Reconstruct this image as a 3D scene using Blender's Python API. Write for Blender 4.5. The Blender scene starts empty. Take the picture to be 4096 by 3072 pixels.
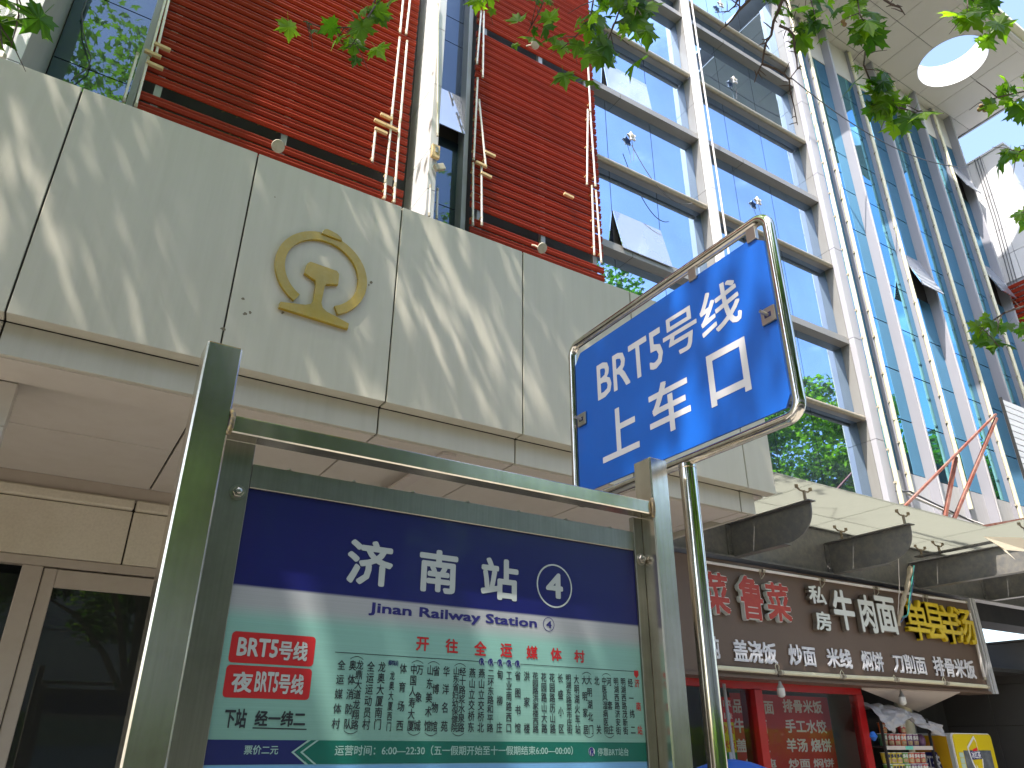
import bpy, bmesh, math, random
import numpy as np
from mathutils import Vector, Matrix

# ------------------------------------------------------------------ camera
SC = bpy.context.scene
COL = SC.collection
F = 2993.0
PT, RO, YA = math.radians(25.66), math.radians(0.323), math.radians(31.53)
CAM = np.array([0.0, 0.0, 1.55])
FW = np.array([math.sin(YA) * math.cos(PT), math.cos(YA) * math.cos(PT), math.sin(PT)])
_rt = np.array([math.cos(YA), -math.sin(YA), 0.0])
_up = np.cross(_rt, FW)
R2 = _rt * math.cos(RO) + _up * math.sin(RO)
U2 = -_rt * math.sin(RO) + _up * math.cos(RO)
cd = bpy.data.cameras.new('camera')
cam = bpy.data.objects.new('camera', cd)
COL.objects.link(cam)
cd.sensor_width = 36.0
cd.lens = F / 4096 * 36
cd.clip_start = 0.05
cd.clip_end = 2000
M = Matrix(((R2[0], U2[0], -FW[0], CAM[0]), (R2[1], U2[1], -FW[1], CAM[1]), (R2[2], U2[2], -FW[2], CAM[2]), (0, 0, 0, 1)))
cam.matrix_world = M
SC.camera = cam

# ------------------------------------------------------------------ sky, sun, exposure
SUN = Vector((-0.50, -0.22, 1.0)).normalized()      # towards the sun
W = bpy.data.worlds.new('World')
SC.world = W
W.use_nodes = True
nt = W.node_tree
nt.nodes.clear()
o_ = nt.nodes.new('ShaderNodeOutputWorld')
bg = nt.nodes.new('ShaderNodeBackground')
sky = nt.nodes.new('ShaderNodeTexSky')
sky.sky_type = 'NISHITA'
sky.sun_disc = False
sky.sun_elevation = math.asin(SUN.z)
sky.sun_rotation = math.atan2(SUN.x, SUN.y)
sky.air_density = 1.0
sky.dust_density = 3.0
sky.ozone_density = 1.0
tc = nt.nodes.new('ShaderNodeTexCoord')
mp = nt.nodes.new('ShaderNodeMapping')
mp.inputs['Scale'].default_value = (2.2, 2.2, 5.0)
ns = nt.nodes.new('ShaderNodeTexNoise')
ns.inputs['Scale'].default_value = 1.6
ns.inputs['Detail'].default_value = 7
ns.inputs['Roughness'].default_value = 0.62
rp = nt.nodes.new('ShaderNodeValToRGB')
rp.color_ramp.elements[0].position = 0.55
rp.color_ramp.elements[0].color = (0, 0, 0, 1)
rp.color_ramp.elements[1].position = 0.80
rp.color_ramp.elements[1].color = (0.6, 0.6, 0.6, 1)
mx = nt.nodes.new('ShaderNodeMixRGB')
mx.inputs['Color2'].default_value = (6.0, 6.6, 7.6, 1)
nt.links.new(tc.outputs['Generated'], mp.inputs['Vector'])
nt.links.new(mp.outputs[0], ns.inputs['Vector'])
nt.links.new(ns.outputs['Fac'], rp.inputs[0])
nt.links.new(rp.outputs[0], mx.inputs['Fac'])
nt.links.new(sky.outputs[0], mx.inputs['Color1'])
nt.links.new(mx.outputs[0], bg.inputs['Color'])
bg.inputs['Strength'].default_value = 0.15
nt.links.new(bg.outputs[0], o_.inputs['Surface'])

sl = bpy.data.lights.new('sun', 'SUN')
sl.energy = 3.1
sl.angle = math.radians(0.53)
sl.color = (1.0, 0.93, 0.84)
so = bpy.data.objects.new('sun', sl)
COL.objects.link(so)
so.rotation_euler = SUN.to_track_quat('Z', 'Y').to_euler()
so.location = (0, 0, 30)

SC.view_settings.view_transform = 'Standard'
SC.view_settings.look = 'None'
SC.view_settings.gamma = 1.0
SC.view_settings.use_curve_mapping = False
SC.view_settings.exposure = 1.9
SC.cycles.max_bounces = 10
SC.cycles.diffuse_bounces = 5
SC.cycles.glossy_bounces = 5
SC.cycles.transmission_bounces = 8
SC.cycles.transparent_max_bounces = 12
SC.cycles.caustics_reflective = False
SC.cycles.caustics_refractive = False
SC.cycles.sample_clamp_indirect = 6.0
SC.cycles.use_denoising = True

rnd = random.Random(7)

# ------------------------------------------------------------------ measuring helpers
def ray(x, y):
    return (x - 2048) / F * R2 - (y - 1536) / F * U2 + FW

def at(x, y, axis, v):
    d = ray(x, y)
    t = (v - CAM[axis]) / d[axis]
    return CAM + t * d

def atY(x, y, v): return at(x, y, 1, v)
def atX(x, y, v): return at(x, y, 0, v)
def atZ(x, y, v): return at(x, y, 2, v)

def atD(x, y, dist):
    d = ray(x, y)
    return CAM + d / np.linalg.norm(d) * dist

def proj(P):
    d = np.asarray(P, float) - CAM
    z = d @ FW
    return 2048 + F * (d @ R2) / z, 1536 - F * (d @ U2) / z, z

# ------------------------------------------------------------------ materials
def mat(name, col, rough=0.5, metal=0.0, noise=None, bump=None, coat=0.0, spec=0.5, trans=None, rand=None, streak=None, emit=None, coatr=0.03):
    m = bpy.data.materials.new(name)
    m.use_nodes = True
    n, l = m.node_tree.nodes, m.node_tree.links
    p = n['Principled BSDF']
    p.inputs['Base Color'].default_value = (*col, 1)
    p.inputs['Roughness'].default_value = rough
    p.inputs['Metallic'].default_value = metal
    p.inputs['Specular IOR Level'].default_value = spec
    p.inputs['Coat Weight'].default_value = coat
    p.inputs['Coat Roughness'].default_value = coatr
    t = n.new('ShaderNodeTexCoord')
    g = n.new('ShaderNodeNewGeometry')
    src = None
    if noise:                                   # (scale, amount, darker colour)
        cur = None
        lst = noise if isinstance(noise, list) else [noise]
        for sc, amt, c2 in lst:
            q = n.new('ShaderNodeTexNoise')
            q.inputs['Detail'].default_value = 8
            q.inputs['Roughness'].default_value = 0.65
            if isinstance(sc, tuple):
                mm = n.new('ShaderNodeMapping')
                mm.inputs['Scale'].default_value = sc
                l.new(g.outputs['Position'], mm.inputs['Vector'])
                l.new(mm.outputs[0], q.inputs['Vector'])
                q.inputs['Scale'].default_value = 1
            else:
                q.inputs['Scale'].default_value = sc
                l.new(g.outputs['Position'], q.inputs['Vector'])
            r = n.new('ShaderNodeValToRGB')
            r.color_ramp.elements[0].position = 0.42
            r.color_ramp.elements[1].position = 0.72
            r.color_ramp.elements[0].color = (0, 0, 0, 1)
            r.color_ramp.elements[1].color = (amt, amt, amt, 1)
            l.new(q.outputs['Fac'], r.inputs[0])
            x = n.new('ShaderNodeMixRGB')
            l.new(r.outputs[0], x.inputs['Fac'])
            x.inputs['Color2'].default_value = (*c2, 1)
            if cur is None:
                x.inputs['Color1'].default_value = (*col, 1)
            else:
                l.new(cur, x.inputs['Color1'])
            cur = x.outputs[0]
        src = cur
    if rand:
        oi = n.new('ShaderNodeObjectInfo')
        mr = n.new('ShaderNodeMapRange')
        mr.inputs['To Min'].default_value = 1 - rand
        mr.inputs['To Max'].default_value = 1 + rand
        l.new(oi.outputs['Random'], mr.inputs['Value'])
        hs = n.new('ShaderNodeHueSaturation')
        l.new(mr.outputs[0], hs.inputs['Value'])
        if src is None:
            hs.inputs['Color'].default_value = (*col, 1)
        else:
            l.new(src, hs.inputs['Color'])
        src = hs.outputs[0]
    if src is not None:
        l.new(src, p.inputs['Base Color'])
    if bump:                                    # (scale, strength, distance)
        q = n.new('ShaderNodeTexNoise')
        q.inputs['Detail'].default_value = 4
        if isinstance(bump[0], tuple):
            mm = n.new('ShaderNodeMapping')
            mm.inputs['Scale'].default_value = bump[0]
            l.new(g.outputs['Position'], mm.inputs['Vector'])
            l.new(mm.outputs[0], q.inputs['Vector'])
            q.inputs['Scale'].default_value = 1
        else:
            q.inputs['Scale'].default_value = bump[0]
            l.new(g.outputs['Position'], q.inputs['Vector'])
        b = n.new('ShaderNodeBump')
        b.inputs['Strength'].default_value = bump[1]
        b.inputs['Distance'].default_value = bump[2]
        l.new(q.outputs['Fac'], b.inputs['Height'])
        l.new(b.outputs[0], p.inputs['Normal'])
    if emit:
        p.inputs['Emission Color'].default_value = (*emit[0], 1)
        p.inputs['Emission Strength'].default_value = emit[1]
    if trans:                                   # (colour, weight): thin translucent sheet
        tr = n.new('ShaderNodeBsdfTranslucent')
        tr.inputs['Color'].default_value = (*trans[0], 1)
        s = n.new('ShaderNodeMixShader')
        s.inputs['Fac'].default_value = trans[1]
        l.new(p.outputs[0], s.inputs[1])
        l.new(tr.outputs[0], s.inputs[2])
        l.new(s.outputs[0], n['Material Output'].inputs['Surface'])
    return m

def facade_glass(name, tint, body, fac, wav=0.004, wsc=0.7):
    m = bpy.data.materials.new(name)
    m.use_nodes = True
    n, l = m.node_tree.nodes, m.node_tree.links
    p = n['Principled BSDF']
    p.inputs['Base Color'].default_value = (*body, 1)
    p.inputs['Roughness'].default_value = 0.4
    gl = n.new('ShaderNodeBsdfGlossy')
    gl.inputs['Color'].default_value = (*tint, 1)
    gl.inputs['Roughness'].default_value = 0.012
    g = n.new('ShaderNodeNewGeometry')
    q = n.new('ShaderNodeTexNoise')
    q.inputs['Scale'].default_value = wsc
    q.inputs['Detail'].default_value = 1
    l.new(g.outputs['Position'], q.inputs['Vector'])
    b = n.new('ShaderNodeBump')
    b.inputs['Strength'].default_value = 1.0
    b.inputs['Distance'].default_value = wav
    l.new(q.outputs['Fac'], b.inputs['Height'])
    l.new(b.outputs[0], gl.inputs['Normal'])
    d = n.new('ShaderNodeTexNoise')             # dust film on the pane
    d.inputs['Scale'].default_value = 1.3
    d.inputs['Detail'].default_value = 8
    l.new(g.outputs['Position'], d.inputs['Vector'])
    mr = n.new('ShaderNodeMapRange')
    mr.inputs['From Min'].default_value = 0.35
    mr.inputs['From Max'].default_value = 0.75
    mr.inputs['To Min'].default_value = fac
    mr.inputs['To Max'].default_value = fac - 0.16
    l.new(d.outputs['Fac'], mr.inputs['Value'])
    s = n.new('ShaderNodeMixShader')
    l.new(mr.outputs[0], s.inputs['Fac'])
    l.new(p.outputs[0], s.inputs[1])
    l.new(gl.outputs[0], s.inputs[2])
    l.new(s.outputs[0], n['Material Output'].inputs['Surface'])
    return m

MT = {}
MT['fascia'] = mat('fascia_aluminium', (0.49, 0.465, 0.385), 0.42, noise=[((0.9, 0.9, 0.5), 0.5, (0.45, 0.42, 0.345)), ((14, 14, 0.8), 0.22, (0.32, 0.285, 0.21))], bump=((1.4, 1.4, 1.1), 0.25, 0.01), rand=0.03, spec=0.35)
MT['soffit'] = mat('canopy_ceiling', (0.57, 0.52, 0.46), 0.5, noise=[(1.1, 0.5, (0.51, 0.46, 0.39)), (6, 0.2, (0.4, 0.33, 0.25))], bump=(1.5, 0.2, 0.01), rand=0.04)
MT['stone'] = mat('lintel_stone', (0.58, 0.52, 0.41), 0.6, noise=[(2.0, 0.7, (0.49, 0.42, 0.31)), (60, 0.3, (0.32, 0.27, 0.2))], bump=(40, 0.15, 0.003))
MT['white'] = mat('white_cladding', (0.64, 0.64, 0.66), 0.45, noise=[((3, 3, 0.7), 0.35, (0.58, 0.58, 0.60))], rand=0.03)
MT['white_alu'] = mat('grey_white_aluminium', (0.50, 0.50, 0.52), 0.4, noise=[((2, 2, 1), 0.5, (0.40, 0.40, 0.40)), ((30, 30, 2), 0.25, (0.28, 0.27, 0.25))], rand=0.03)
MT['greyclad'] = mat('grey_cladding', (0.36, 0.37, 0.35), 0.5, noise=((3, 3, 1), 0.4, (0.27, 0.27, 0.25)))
MT['roofpanel'] = mat('eaves_panel', (0.66, 0.62, 0.56), 0.45, noise=(0.8, 0.5, (0.58, 0.54, 0.47)), bump=(0.9, 0.35, 0.03), rand=0.03)
MT['red'] = mat('red_slat_paint', (0.29, 0.024, 0.006), 0.45, noise=[((2, 8, 8), 0.45, (0.20, 0.016, 0.005)), ((50, 50, 50), 0.25, (0.38, 0.07, 0.03))], rand=0.12, spec=0.3)
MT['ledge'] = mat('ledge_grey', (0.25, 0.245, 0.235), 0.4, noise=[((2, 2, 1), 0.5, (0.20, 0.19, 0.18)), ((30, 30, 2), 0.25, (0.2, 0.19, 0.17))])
MT['colgrey'] = mat('column_lilac_grey', (0.40, 0.40, 0.44), 0.4, noise=((3, 3, 1), 0.4, (0.33, 0.33, 0.36)))
MT['finpaint'] = mat('fin_lilac_grey', (0.29, 0.29, 0.33), 0.4, noise=((3, 3, 1), 0.4, (0.24, 0.24, 0.27)), rand=0.04)
MT['dark'] = mat('dark_void', (0.035, 0.035, 0.037), 0.7, noise=(3, 0.5, (0.07, 0.065, 0.06)))
MT['gap'] = mat('joint_sealant', (0.035, 0.03, 0.022), 0.9)
MT['mull'] = mat('mullion_grey', (0.30, 0.31, 0.33), 0.4, noise=((5, 5, 1), 0.4, (0.22, 0.22, 0.22)))
MT['gridglass'] = facade_glass('window_glass_blue', (0.50, 0.70, 1.0), (0.06, 0.08, 0.12), 0.82, 0.004, 0.6)
MT['openglass'] = facade_glass('open_window_glass', (0.80, 0.86, 0.95), (0.26, 0.28, 0.32), 0.6, 0.006, 0.8)
MT['finglass'] = facade_glass('window_glass_teal', (0.22, 0.56, 0.85), (0.04, 0.09, 0.10), 0.84, 0.006, 1.2)
MT['darkglass'] = facade_glass('window_glass_dark', (0.11, 0.16, 0.23), (0.02, 0.035, 0.05), 0.62, 0.006, 1.0)
MT['doorglass'] = facade_glass('door_glass', (0.10, 0.10, 0.09), (0.008, 0.008, 0.007), 0.45, 0.003, 1.0)
MT['doorframe'] = mat('door_frame_beige', (0.40, 0.34, 0.28), 0.4, noise=(9, 0.4, (0.33, 0.27, 0.21)))
MT['steel'] = mat('stainless_square', (0.70, 0.66, 0.57), 0.19, 0.96, noise=[((60, 60, 3), 0.5, (0.46, 0.44, 0.36)), (9, 0.45, (0.36, 0.32, 0.24))], bump=[(26, 26, 2.2), 0.25, 0.0012])
MT['chrome'] = mat('stainless_tube', (0.66, 0.63, 0.57), 0.08, 1.0, noise=((30, 30, 12), 0.6, (0.38, 0.33, 0.26)), bump=(18, 0.12, 0.0008))
MT['brush'] = mat('brushed_steel', (0.31, 0.30, 0.25), 0.36, 1.0, noise=[((160, 160, 4), 0.4, (0.19, 0.18, 0.15)), (7, 0.5, (0.18, 0.17, 0.14))], bump=[(220, 220, 8), 0.12, 0.0006])
MT['bolt'] = mat('bolt_steel', (0.42, 0.40, 0.36), 0.3, 1.0)
MT['weld'] = mat('weld_scorch', (0.16, 0.13, 0.10), 0.4, 0.8, noise=(120, 0.8, (0.55, 0.38, 0.12)), bump=(140, 0.6, 0.002))
MT['blue'] = mat('blue_sign_film', (0.0, 0.092, 0.46), 0.4, coat=0.15, noise=[((3, 3, 2), 0.5, (0.0, 0.070, 0.39))], bump=(55, 0.15, 0.0012), spec=0.5, coatr=0.08)
MT['signwhite'] = mat('reflective_white', (0.58, 0.58, 0.61), 0.35, noise=(20, 0.3, (0.52, 0.52, 0.55)))
MT['gold'] = mat('worn_gold_paint', (0.37, 0.25, 0.010), 0.34, 0.0, noise=[(7, 0.9, (0.24, 0.19, 0.015)), (28, 0.35, (0.52, 0.38, 0.09))], bump=(35, 0.5, 0.003), coat=0.15)
MT['tube'] = mat('light_tube_plastic', (0.72, 0.68, 0.66), 0.3, noise=((6, 6, 9), 0.4, (0.58, 0.52, 0.44)))
MT['creamtube'] = mat('cream_tube_plastic', (0.70, 0.66, 0.48), 0.35, noise=((6, 6, 5), 0.4, (0.55, 0.50, 0.34)))
MT['ballast'] = mat('ballast_box', (0.55, 0.40, 0.20), 0.6, noise=(40, 0.5, (0.42, 0.30, 0.15)))
MT['wire'] = mat('grey_wire', (0.10, 0.10, 0.11), 0.5)
MT['brownwire'] = mat('brown_wire', (0.22, 0.10, 0.06), 0.6)
MT['lampcase'] = mat('lamp_housing', (0.42, 0.38, 0.30), 0.45, noise=(25, 0.6, (0.28, 0.24, 0.17)))
MT['brownboard'] = mat('sign_board_brown', (0.135, 0.088, 0.062), 0.45, 0.0, noise=[((1.2, 1.2, 2.5), 0.5, (0.16, 0.105, 0.075)), (60, 0.25, (0.09, 0.062, 0.048))])
MT['letred'] = mat('letter_red', (0.38, 0.035, 0.025), 0.4, noise=(16, 0.5, (0.46, 0.09, 0.04)))
MT['letwhite'] = mat('letter_white', (0.66, 0.68, 0.64), 0.4, noise=(18, 0.3, (0.55, 0.56, 0.50)))
MT['letwhite2'] = mat('letter_flat_white', (0.68, 0.67, 0.70), 0.45)
MT['letside'] = mat('letter_side', (0.15, 0.13, 0.11), 0.5, noise=(15, 0.6, (0.27, 0.2, 0.12)))
MT['letyellow'] = mat('letter_yellow', (0.66, 0.48, 0.01), 0.4, noise=(14, 0.4, (0.58, 0.38, 0.01)))
MT['letyellowshade'] = mat('letter_yellow_shaded_side', (0.60, 0.42, 0.008), 0.4, noise=(14, 0.5, (0.30, 0.18, 0.01)))  # letter yellow darkened; shade on the letter sides put into the colour
MT['beam'] = mat('awning_beam_paint', (0.11, 0.112, 0.118), 0.32, noise=[((2, 2, 3), 0.6, (0.20, 0.20, 0.19)), (14, 0.35, (0.34, 0.30, 0.23))], bump=(30, 0.1, 0.002))
MT['awglass'] = mat('awning_glass', (0.32, 0.35, 0.31), 0.25, noise=[(1.6, 0.8, (0.16, 0.16, 0.13)), ((30, 5, 5), 0.4, (0.12, 0.11, 0.08))], trans=((0.50, 0.51, 0.47), 0.72), spec=0.6)
MT['rust'] = mat('rusty_red_steel', (0.20, 0.045, 0.030), 0.7, noise=[(12, 0.8, (0.26, 0.12, 0.07)), ((4, 4, 3), 0.4, (0.42, 0.36, 0.32))])
MT['shopred'] = mat('shop_frame_red', (0.42, 0.010, 0.012), 0.3, noise=(6, 0.4, (0.30, 0.008, 0.01)), coat=0.3)
MT['shopglass'] = bpy.data.materials.new('shop_glass')
_m = MT['shopglass']; _m.use_nodes = True
_n, _l = _m.node_tree.nodes, _m.node_tree.links
_n.remove(_n['Principled BSDF'])
_t = _n.new('ShaderNodeBsdfTransparent'); _t.inputs['Color'].default_value = (0.9, 0.9, 0.9, 1)
_g = _n.new('ShaderNodeBsdfGlossy'); _g.inputs['Roughness'].default_value = 0.02
_f = _n.new('ShaderNodeFresnel'); _f.inputs['IOR'].default_value = 1.5
_s = _n.new('ShaderNodeMixShader')
_l.new(_f.outputs[0], _s.inputs['Fac']); _l.new(_t.outputs[0], _s.inputs[1]); _l.new(_g.outputs[0], _s.inputs[2])
_l.new(_s.outputs[0], _n['Material Output'].inputs['Surface'])
MT['posterred'] = mat('menu_poster_red', (0.62, 0.06, 0.05), 0.5, noise=((3, 3, 1), 0.4, (0.52, 0.05, 0.04)))
MT['postertext'] = mat('menu_poster_text', (0.85, 0.82, 0.74), 0.6)
MT['pr'] = mat('strip_red', (0.70, 0.02, 0.02), 0.5)
MT['py'] = mat('strip_yellow', (0.72, 0.60, 0.02), 0.5)
MT['pg'] = mat('strip_green', (0.02, 0.25, 0.06), 0.5)
MT['fridge'] = mat('fridge_yellow', (0.66, 0.50, 0.008), 0.3, coat=0.4, noise=(3, 0.3, (0.60, 0.43, 0.008)))
MT['fridgeside'] = mat('fridge_side_amber', (0.48, 0.27, 0.010), 0.4, noise=(3, 0.4, (0.40, 0.21, 0.01)))
MT['tarp'] = mat('grey_tarpaulin', (0.36, 0.35, 0.37), 0.45, noise=(5, 0.5, (0.28, 0.27, 0.27)), bump=(14, 0.6, 0.02))
MT['graytile'] = mat('dark_grey_tile', (0.075, 0.072, 0.072), 0.35, noise=[(2, 0.5, (0.06, 0.055, 0.052)), (90, 0.3, (0.10, 0.095, 0.09))], rand=0.06)
MT['bulb'] = mat('bulb_opal', (0.62, 0.60, 0.56), 0.3)
MT['bulbbase'] = mat('bulb_base', (0.25, 0.24, 0.22), 0.4)
MT['black'] = mat('black_plastic', (0.02, 0.02, 0.02), 0.5)
MT['offwhite'] = mat('offwhite_board', (0.52, 0.46, 0.42), 0.5, noise=(3, 0.5, (0.44, 0.37, 0.32)))
MT['bluecloth'] = mat('blue_parasol_cloth', (0.02, 0.12, 0.55), 0.45, trans=((0.03, 0.2, 0.8), 0.25))
MT['bark'] = mat('plane_bark', (0.20, 0.17, 0.12), 0.8, noise=[(4, 0.8, (0.34, 0.33, 0.24)), (14, 0.5, (0.12, 0.10, 0.07))], bump=(10, 0.4, 0.02))
MT['twig'] = mat('twig_bark', (0.065, 0.042, 0.032), 0.8, noise=(40, 0.5, (0.12, 0.09, 0.07)))
MT['pave'] = mat('paving_stone', (0.33, 0.31, 0.28), 0.8, noise=[(0.6, 0.5, (0.27, 0.25, 0.22)), (30, 0.3, (0.2, 0.19, 0.17))])
MT['asphalt'] = mat('asphalt', (0.055, 0.055, 0.056), 0.9, noise=(40, 0.5, (0.08, 0.08, 0.08)))
MT['kerb'] = mat('kerb_stone', (0.30, 0.30, 0.29), 0.8)
MT['navy'] = mat('print_navy', (0.014, 0.013, 0.115), 0.4)
MT['barnavy'] = mat('print_bar_navy', (0.004, 0.008, 0.08), 0.4, coat=0.3)
MT['bargreen'] = mat('print_bar_green', (0.0, 0.085, 0.062), 0.4, coat=0.3)
MT['printred'] = mat('print_red', (0.33, 0.010, 0.012), 0.4, coat=0.2)
MT['printwhite'] = mat('print_white', (0.33, 0.37, 0.36), 0.4)
MT['printblack'] = mat('print_black', (0.012, 0.016, 0.022), 0.45)
MT['printteal'] = mat('print_teal_light', (0.20, 0.32, 0.29), 0.45)
MT['fruit'] = mat('plane_fruit', (0.20, 0.13, 0.05), 0.8, bump=(200, 0.8, 0.004))

def leafmat(name, c1, c2, tcol, w):
    m = bpy.data.materials.new(name)
    m.use_nodes = True
    n, l = m.node_tree.nodes, m.node_tree.links
    p = n['Principled BSDF']
    p.inputs['Roughness'].default_value = 0.42
    p.inputs['Specular IOR Level'].default_value = 0.4
    g = n.new('ShaderNodeNewGeometry')
    q = n.new('ShaderNodeTexNoise')
    q.inputs['Scale'].default_value = 3.5
    q.inputs['Detail'].default_value = 5
    l.new(g.outputs['Position'], q.inputs['Vector'])
    oi = n.new('ShaderNodeObjectInfo')
    ad = n.new('ShaderNodeMath'); ad.operation = 'ADD'
    ml = n.new('ShaderNodeMath'); ml.operation = 'MULTIPLY_ADD'
    l.new(oi.outputs['Random'], ml.inputs[0])
    ml.inputs[1].default_value = 0.5
    ml.inputs[2].default_value = -0.25
    l.new(q.outputs['Fac'], ad.inputs[0]); l.new(ml.outputs[0], ad.inputs[1])
    r = n.new('ShaderNodeValToRGB')
    r.color_ramp.elements[0].position = 0.33
    r.color_ramp.elements[1].position = 0.68
    r.color_ramp.elements[0].color = (*c1, 1)
    r.color_ramp.elements[1].color = (*c2, 1)
    l.new(ad.outputs[0], r.inputs[0])
    l.new(r.outputs[0], p.inputs['Base Color'])
    tr = n.new('ShaderNodeBsdfTranslucent')
    mm = n.new('ShaderNodeMixRGB'); mm.blend_type = 'MULTIPLY'; mm.inputs['Fac'].default_value = 1
    mm.inputs['Color2'].default_value = (*tcol, 1)
    l.new(r.outputs[0], mm.inputs['Color1'])
    l.new(mm.outputs[0], tr.inputs['Color'])
    s = n.new('ShaderNodeMixShader'); s.inputs['Fac'].default_value = w
    l.new(p.outputs[0], s.inputs[1]); l.new(tr.outputs[0], s.inputs[2])
    l.new(s.outputs[0], n['Material Output'].inputs['Surface'])
    return m
MT['leaf'] = leafmat('plane_leaf', (0.018, 0.050, 0.004), (0.080, 0.140, 0.009), (5.4, 5.8, 1.7), 0.48)

# ------------------------------------------------------------------ mesh helpers
class MB:
    def __init__(s):
        s.v = []; s.f = []
    def quad(s, a, b, c, d):
        i = len(s.v); s.v += [tuple(a), tuple(b), tuple(c), tuple(d)]; s.f.append((i, i + 1, i + 2, i + 3)); return s
    def box(s, x0, x1, y0, y1, z0, z1):
        i = len(s.v)
        s.v += [(x, y, z) for z in (z0, z1) for y in (y0, y1) for x in (x0, x1)]
        for q in ((0, 2, 3, 1), (4, 5, 7, 6), (0, 1, 5, 4), (2, 6, 7, 3), (0, 4, 6, 2), (1, 3, 7, 5)):
            s.f.append(tuple(i + k for k in q))
        return s
    def bar(s, a, b, w, h, up=(0, 0, 1)):
        a = Vector(a); b = Vector(b); d = (b - a).normalized()
        r = d.cross(Vector(up)).normalized(); u = r.cross(d)
        i = len(s.v)
        for p in (a, b):
            for sx, sz in ((-1, -1), (1, -1), (1, 1), (-1, 1)):
                s.v.append(tuple(p + r * sx * w / 2 + u * sz * h / 2))
        for q in ((0, 1, 2, 3), (7, 6, 5, 4), (0, 4, 5, 1), (1, 5, 6, 2), (2, 6, 7, 3), (3, 7, 4, 0)):
            s.f.append(tuple(i + k for k in q))
        return s
    def tube(s, pts, r, n=10, cap=True, closed=False):
        pts = [Vector(p) for p in pts]
        k = len(pts); rr = r if isinstance(r, (list, tuple)) else [r] * k
        i0 = len(s.v); prev = None
        for j, p in enumerate(pts):
            if closed: d = (pts[(j + 1) % k] - pts[j - 1]).normalized()
            else: d = (pts[min(j + 1, k - 1)] - pts[max(j - 1, 0)]).normalized()
            if prev is None:
                a = Vector((0, 0, 1)) if abs(d.z) < 0.9 else Vector((1, 0, 0))
                u = d.cross(a).normalized()
            else:
                u = (prev - d * prev.dot(d)).normalized()
            prev = u; w = d.cross(u)
            for m in range(n):
                t = 2 * math.pi * m / n
                s.v.append(tuple(p + (u * math.cos(t) + w * math.sin(t)) * rr[j]))
        for j in range(k if closed else k - 1):
            jn = (j + 1) % k
            for m in range(n):
                s.f.append((i0 + j * n + m, i0 + j * n + (m + 1) % n, i0 + jn * n + (m + 1) % n, i0 + jn * n + m))
        if cap and not closed:
            s.f.append(tuple(i0 + m for m in reversed(range(n))))
            s.f.append(tuple(i0 + (k - 1) * n + m for m in range(n)))
        return s
    def prism(s, poly, o, u, v, w, depth):
        """poly in (u,v) extruded along w"""
        o, u, v, w = Vector(o), Vector(u), Vector(v), Vector(w)
        i = len(s.v); n = len(poly)
        for d in (0, depth):
            for a, b in poly: s.v.append(tuple(o + u * a + v * b + w * d))
        s.f.append(tuple(i + k for k in reversed(range(n)))); s.f.append(tuple(i + n + k for k in range(n)))
        for k in range(n):
            s.f.append((i + k, i + (k + 1) % n, i + n + (k + 1) % n, i + n + k))
        return s
    def lathe(s, o, axis, prof, n=16):
        """prof: (distance along axis, radius)"""
        o = Vector(o); d = Vector(axis).normalized()
        return s.tube([o + d * a for a, b in prof], [max(b, 1e-4) for a, b in prof], n)
    def build(s, name, m, parent=None, smooth=False, origin=None, bevel=0):
        me = bpy.data.meshes.new(name)
        vs = np.array(s.v, float)
        off = np.zeros(3)
        if parent is not None and origin is None:
            off = np.array(wloc(parent))
        if origin is not None:
            off = np.array(origin, float)
        me.from_pydata((vs - off).tolist(), [], s.f)
        if m is not None: me.materials.append(m)
        bm = bmesh.new(); bm.from_mesh(me); bmesh.ops.recalc_face_normals(bm, faces=bm.faces)
        if bevel: bmesh.ops.bevel(bm, geom=bm.edges[:], offset=bevel, segments=1, affect='EDGES')
        bm.to_mesh(me); bm.free()
        if smooth:
            for p in me.polygons: p.use_smooth = True
            me.set_sharp_from_angle(angle=math.radians(40))
        o = bpy.data.objects.new(name, me)
        COL.objects.link(o)
        if parent is not None: o.parent = parent
        if origin is not None:
            pl = wloc(parent) if parent is not None else (0, 0, 0)
            o.location = tuple(off - np.array(pl))
        elif parent is None:
            pass
        return o

def wloc(o):
    l = Vector((0, 0, 0))
    while o is not None:
        l = l + o.location; o = o.parent
    return l

def thing(name, label, cat, loc=(0, 0, 0), group=None):
    o = bpy.data.objects.new(name, None); COL.objects.link(o)
    o.location = tuple(float(q) for q in loc); o['label'] = label; o['category'] = cat
    if group: o['group'] = group
    o.empty_display_size = 0.1
    return o

def tag(o, label, cat, group=None):
    o['label'] = label; o['category'] = cat
    if group: o['group'] = group
    return o

def struct(o):
    o['kind'] = 'structure'; return o

_tc = {}
def textdata(body, ext):
    k = (body, ext)
    if k in _tc: return _tc[k]
    c = bpy.data.curves.new('t', 'FONT'); c.body = body; c.resolution_u = 2; c.extrude = 0.5 if ext else 0
    o = bpy.data.objects.new('t', c); COL.objects.link(o)
    dg = bpy.context.evaluated_depsgraph_get()
    m = bpy.data.meshes.new_from_object(o.evaluated_get(dg))
    v = np.array([tuple(q.co) for q in m.vertices]); f = [tuple(p.vertices) for p in m.polygons]
    bpy.data.objects.remove(o); bpy.data.curves.remove(c); bpy.data.meshes.remove(m)
    _tc[k] = (v, f)
    return _tc[k]

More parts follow.
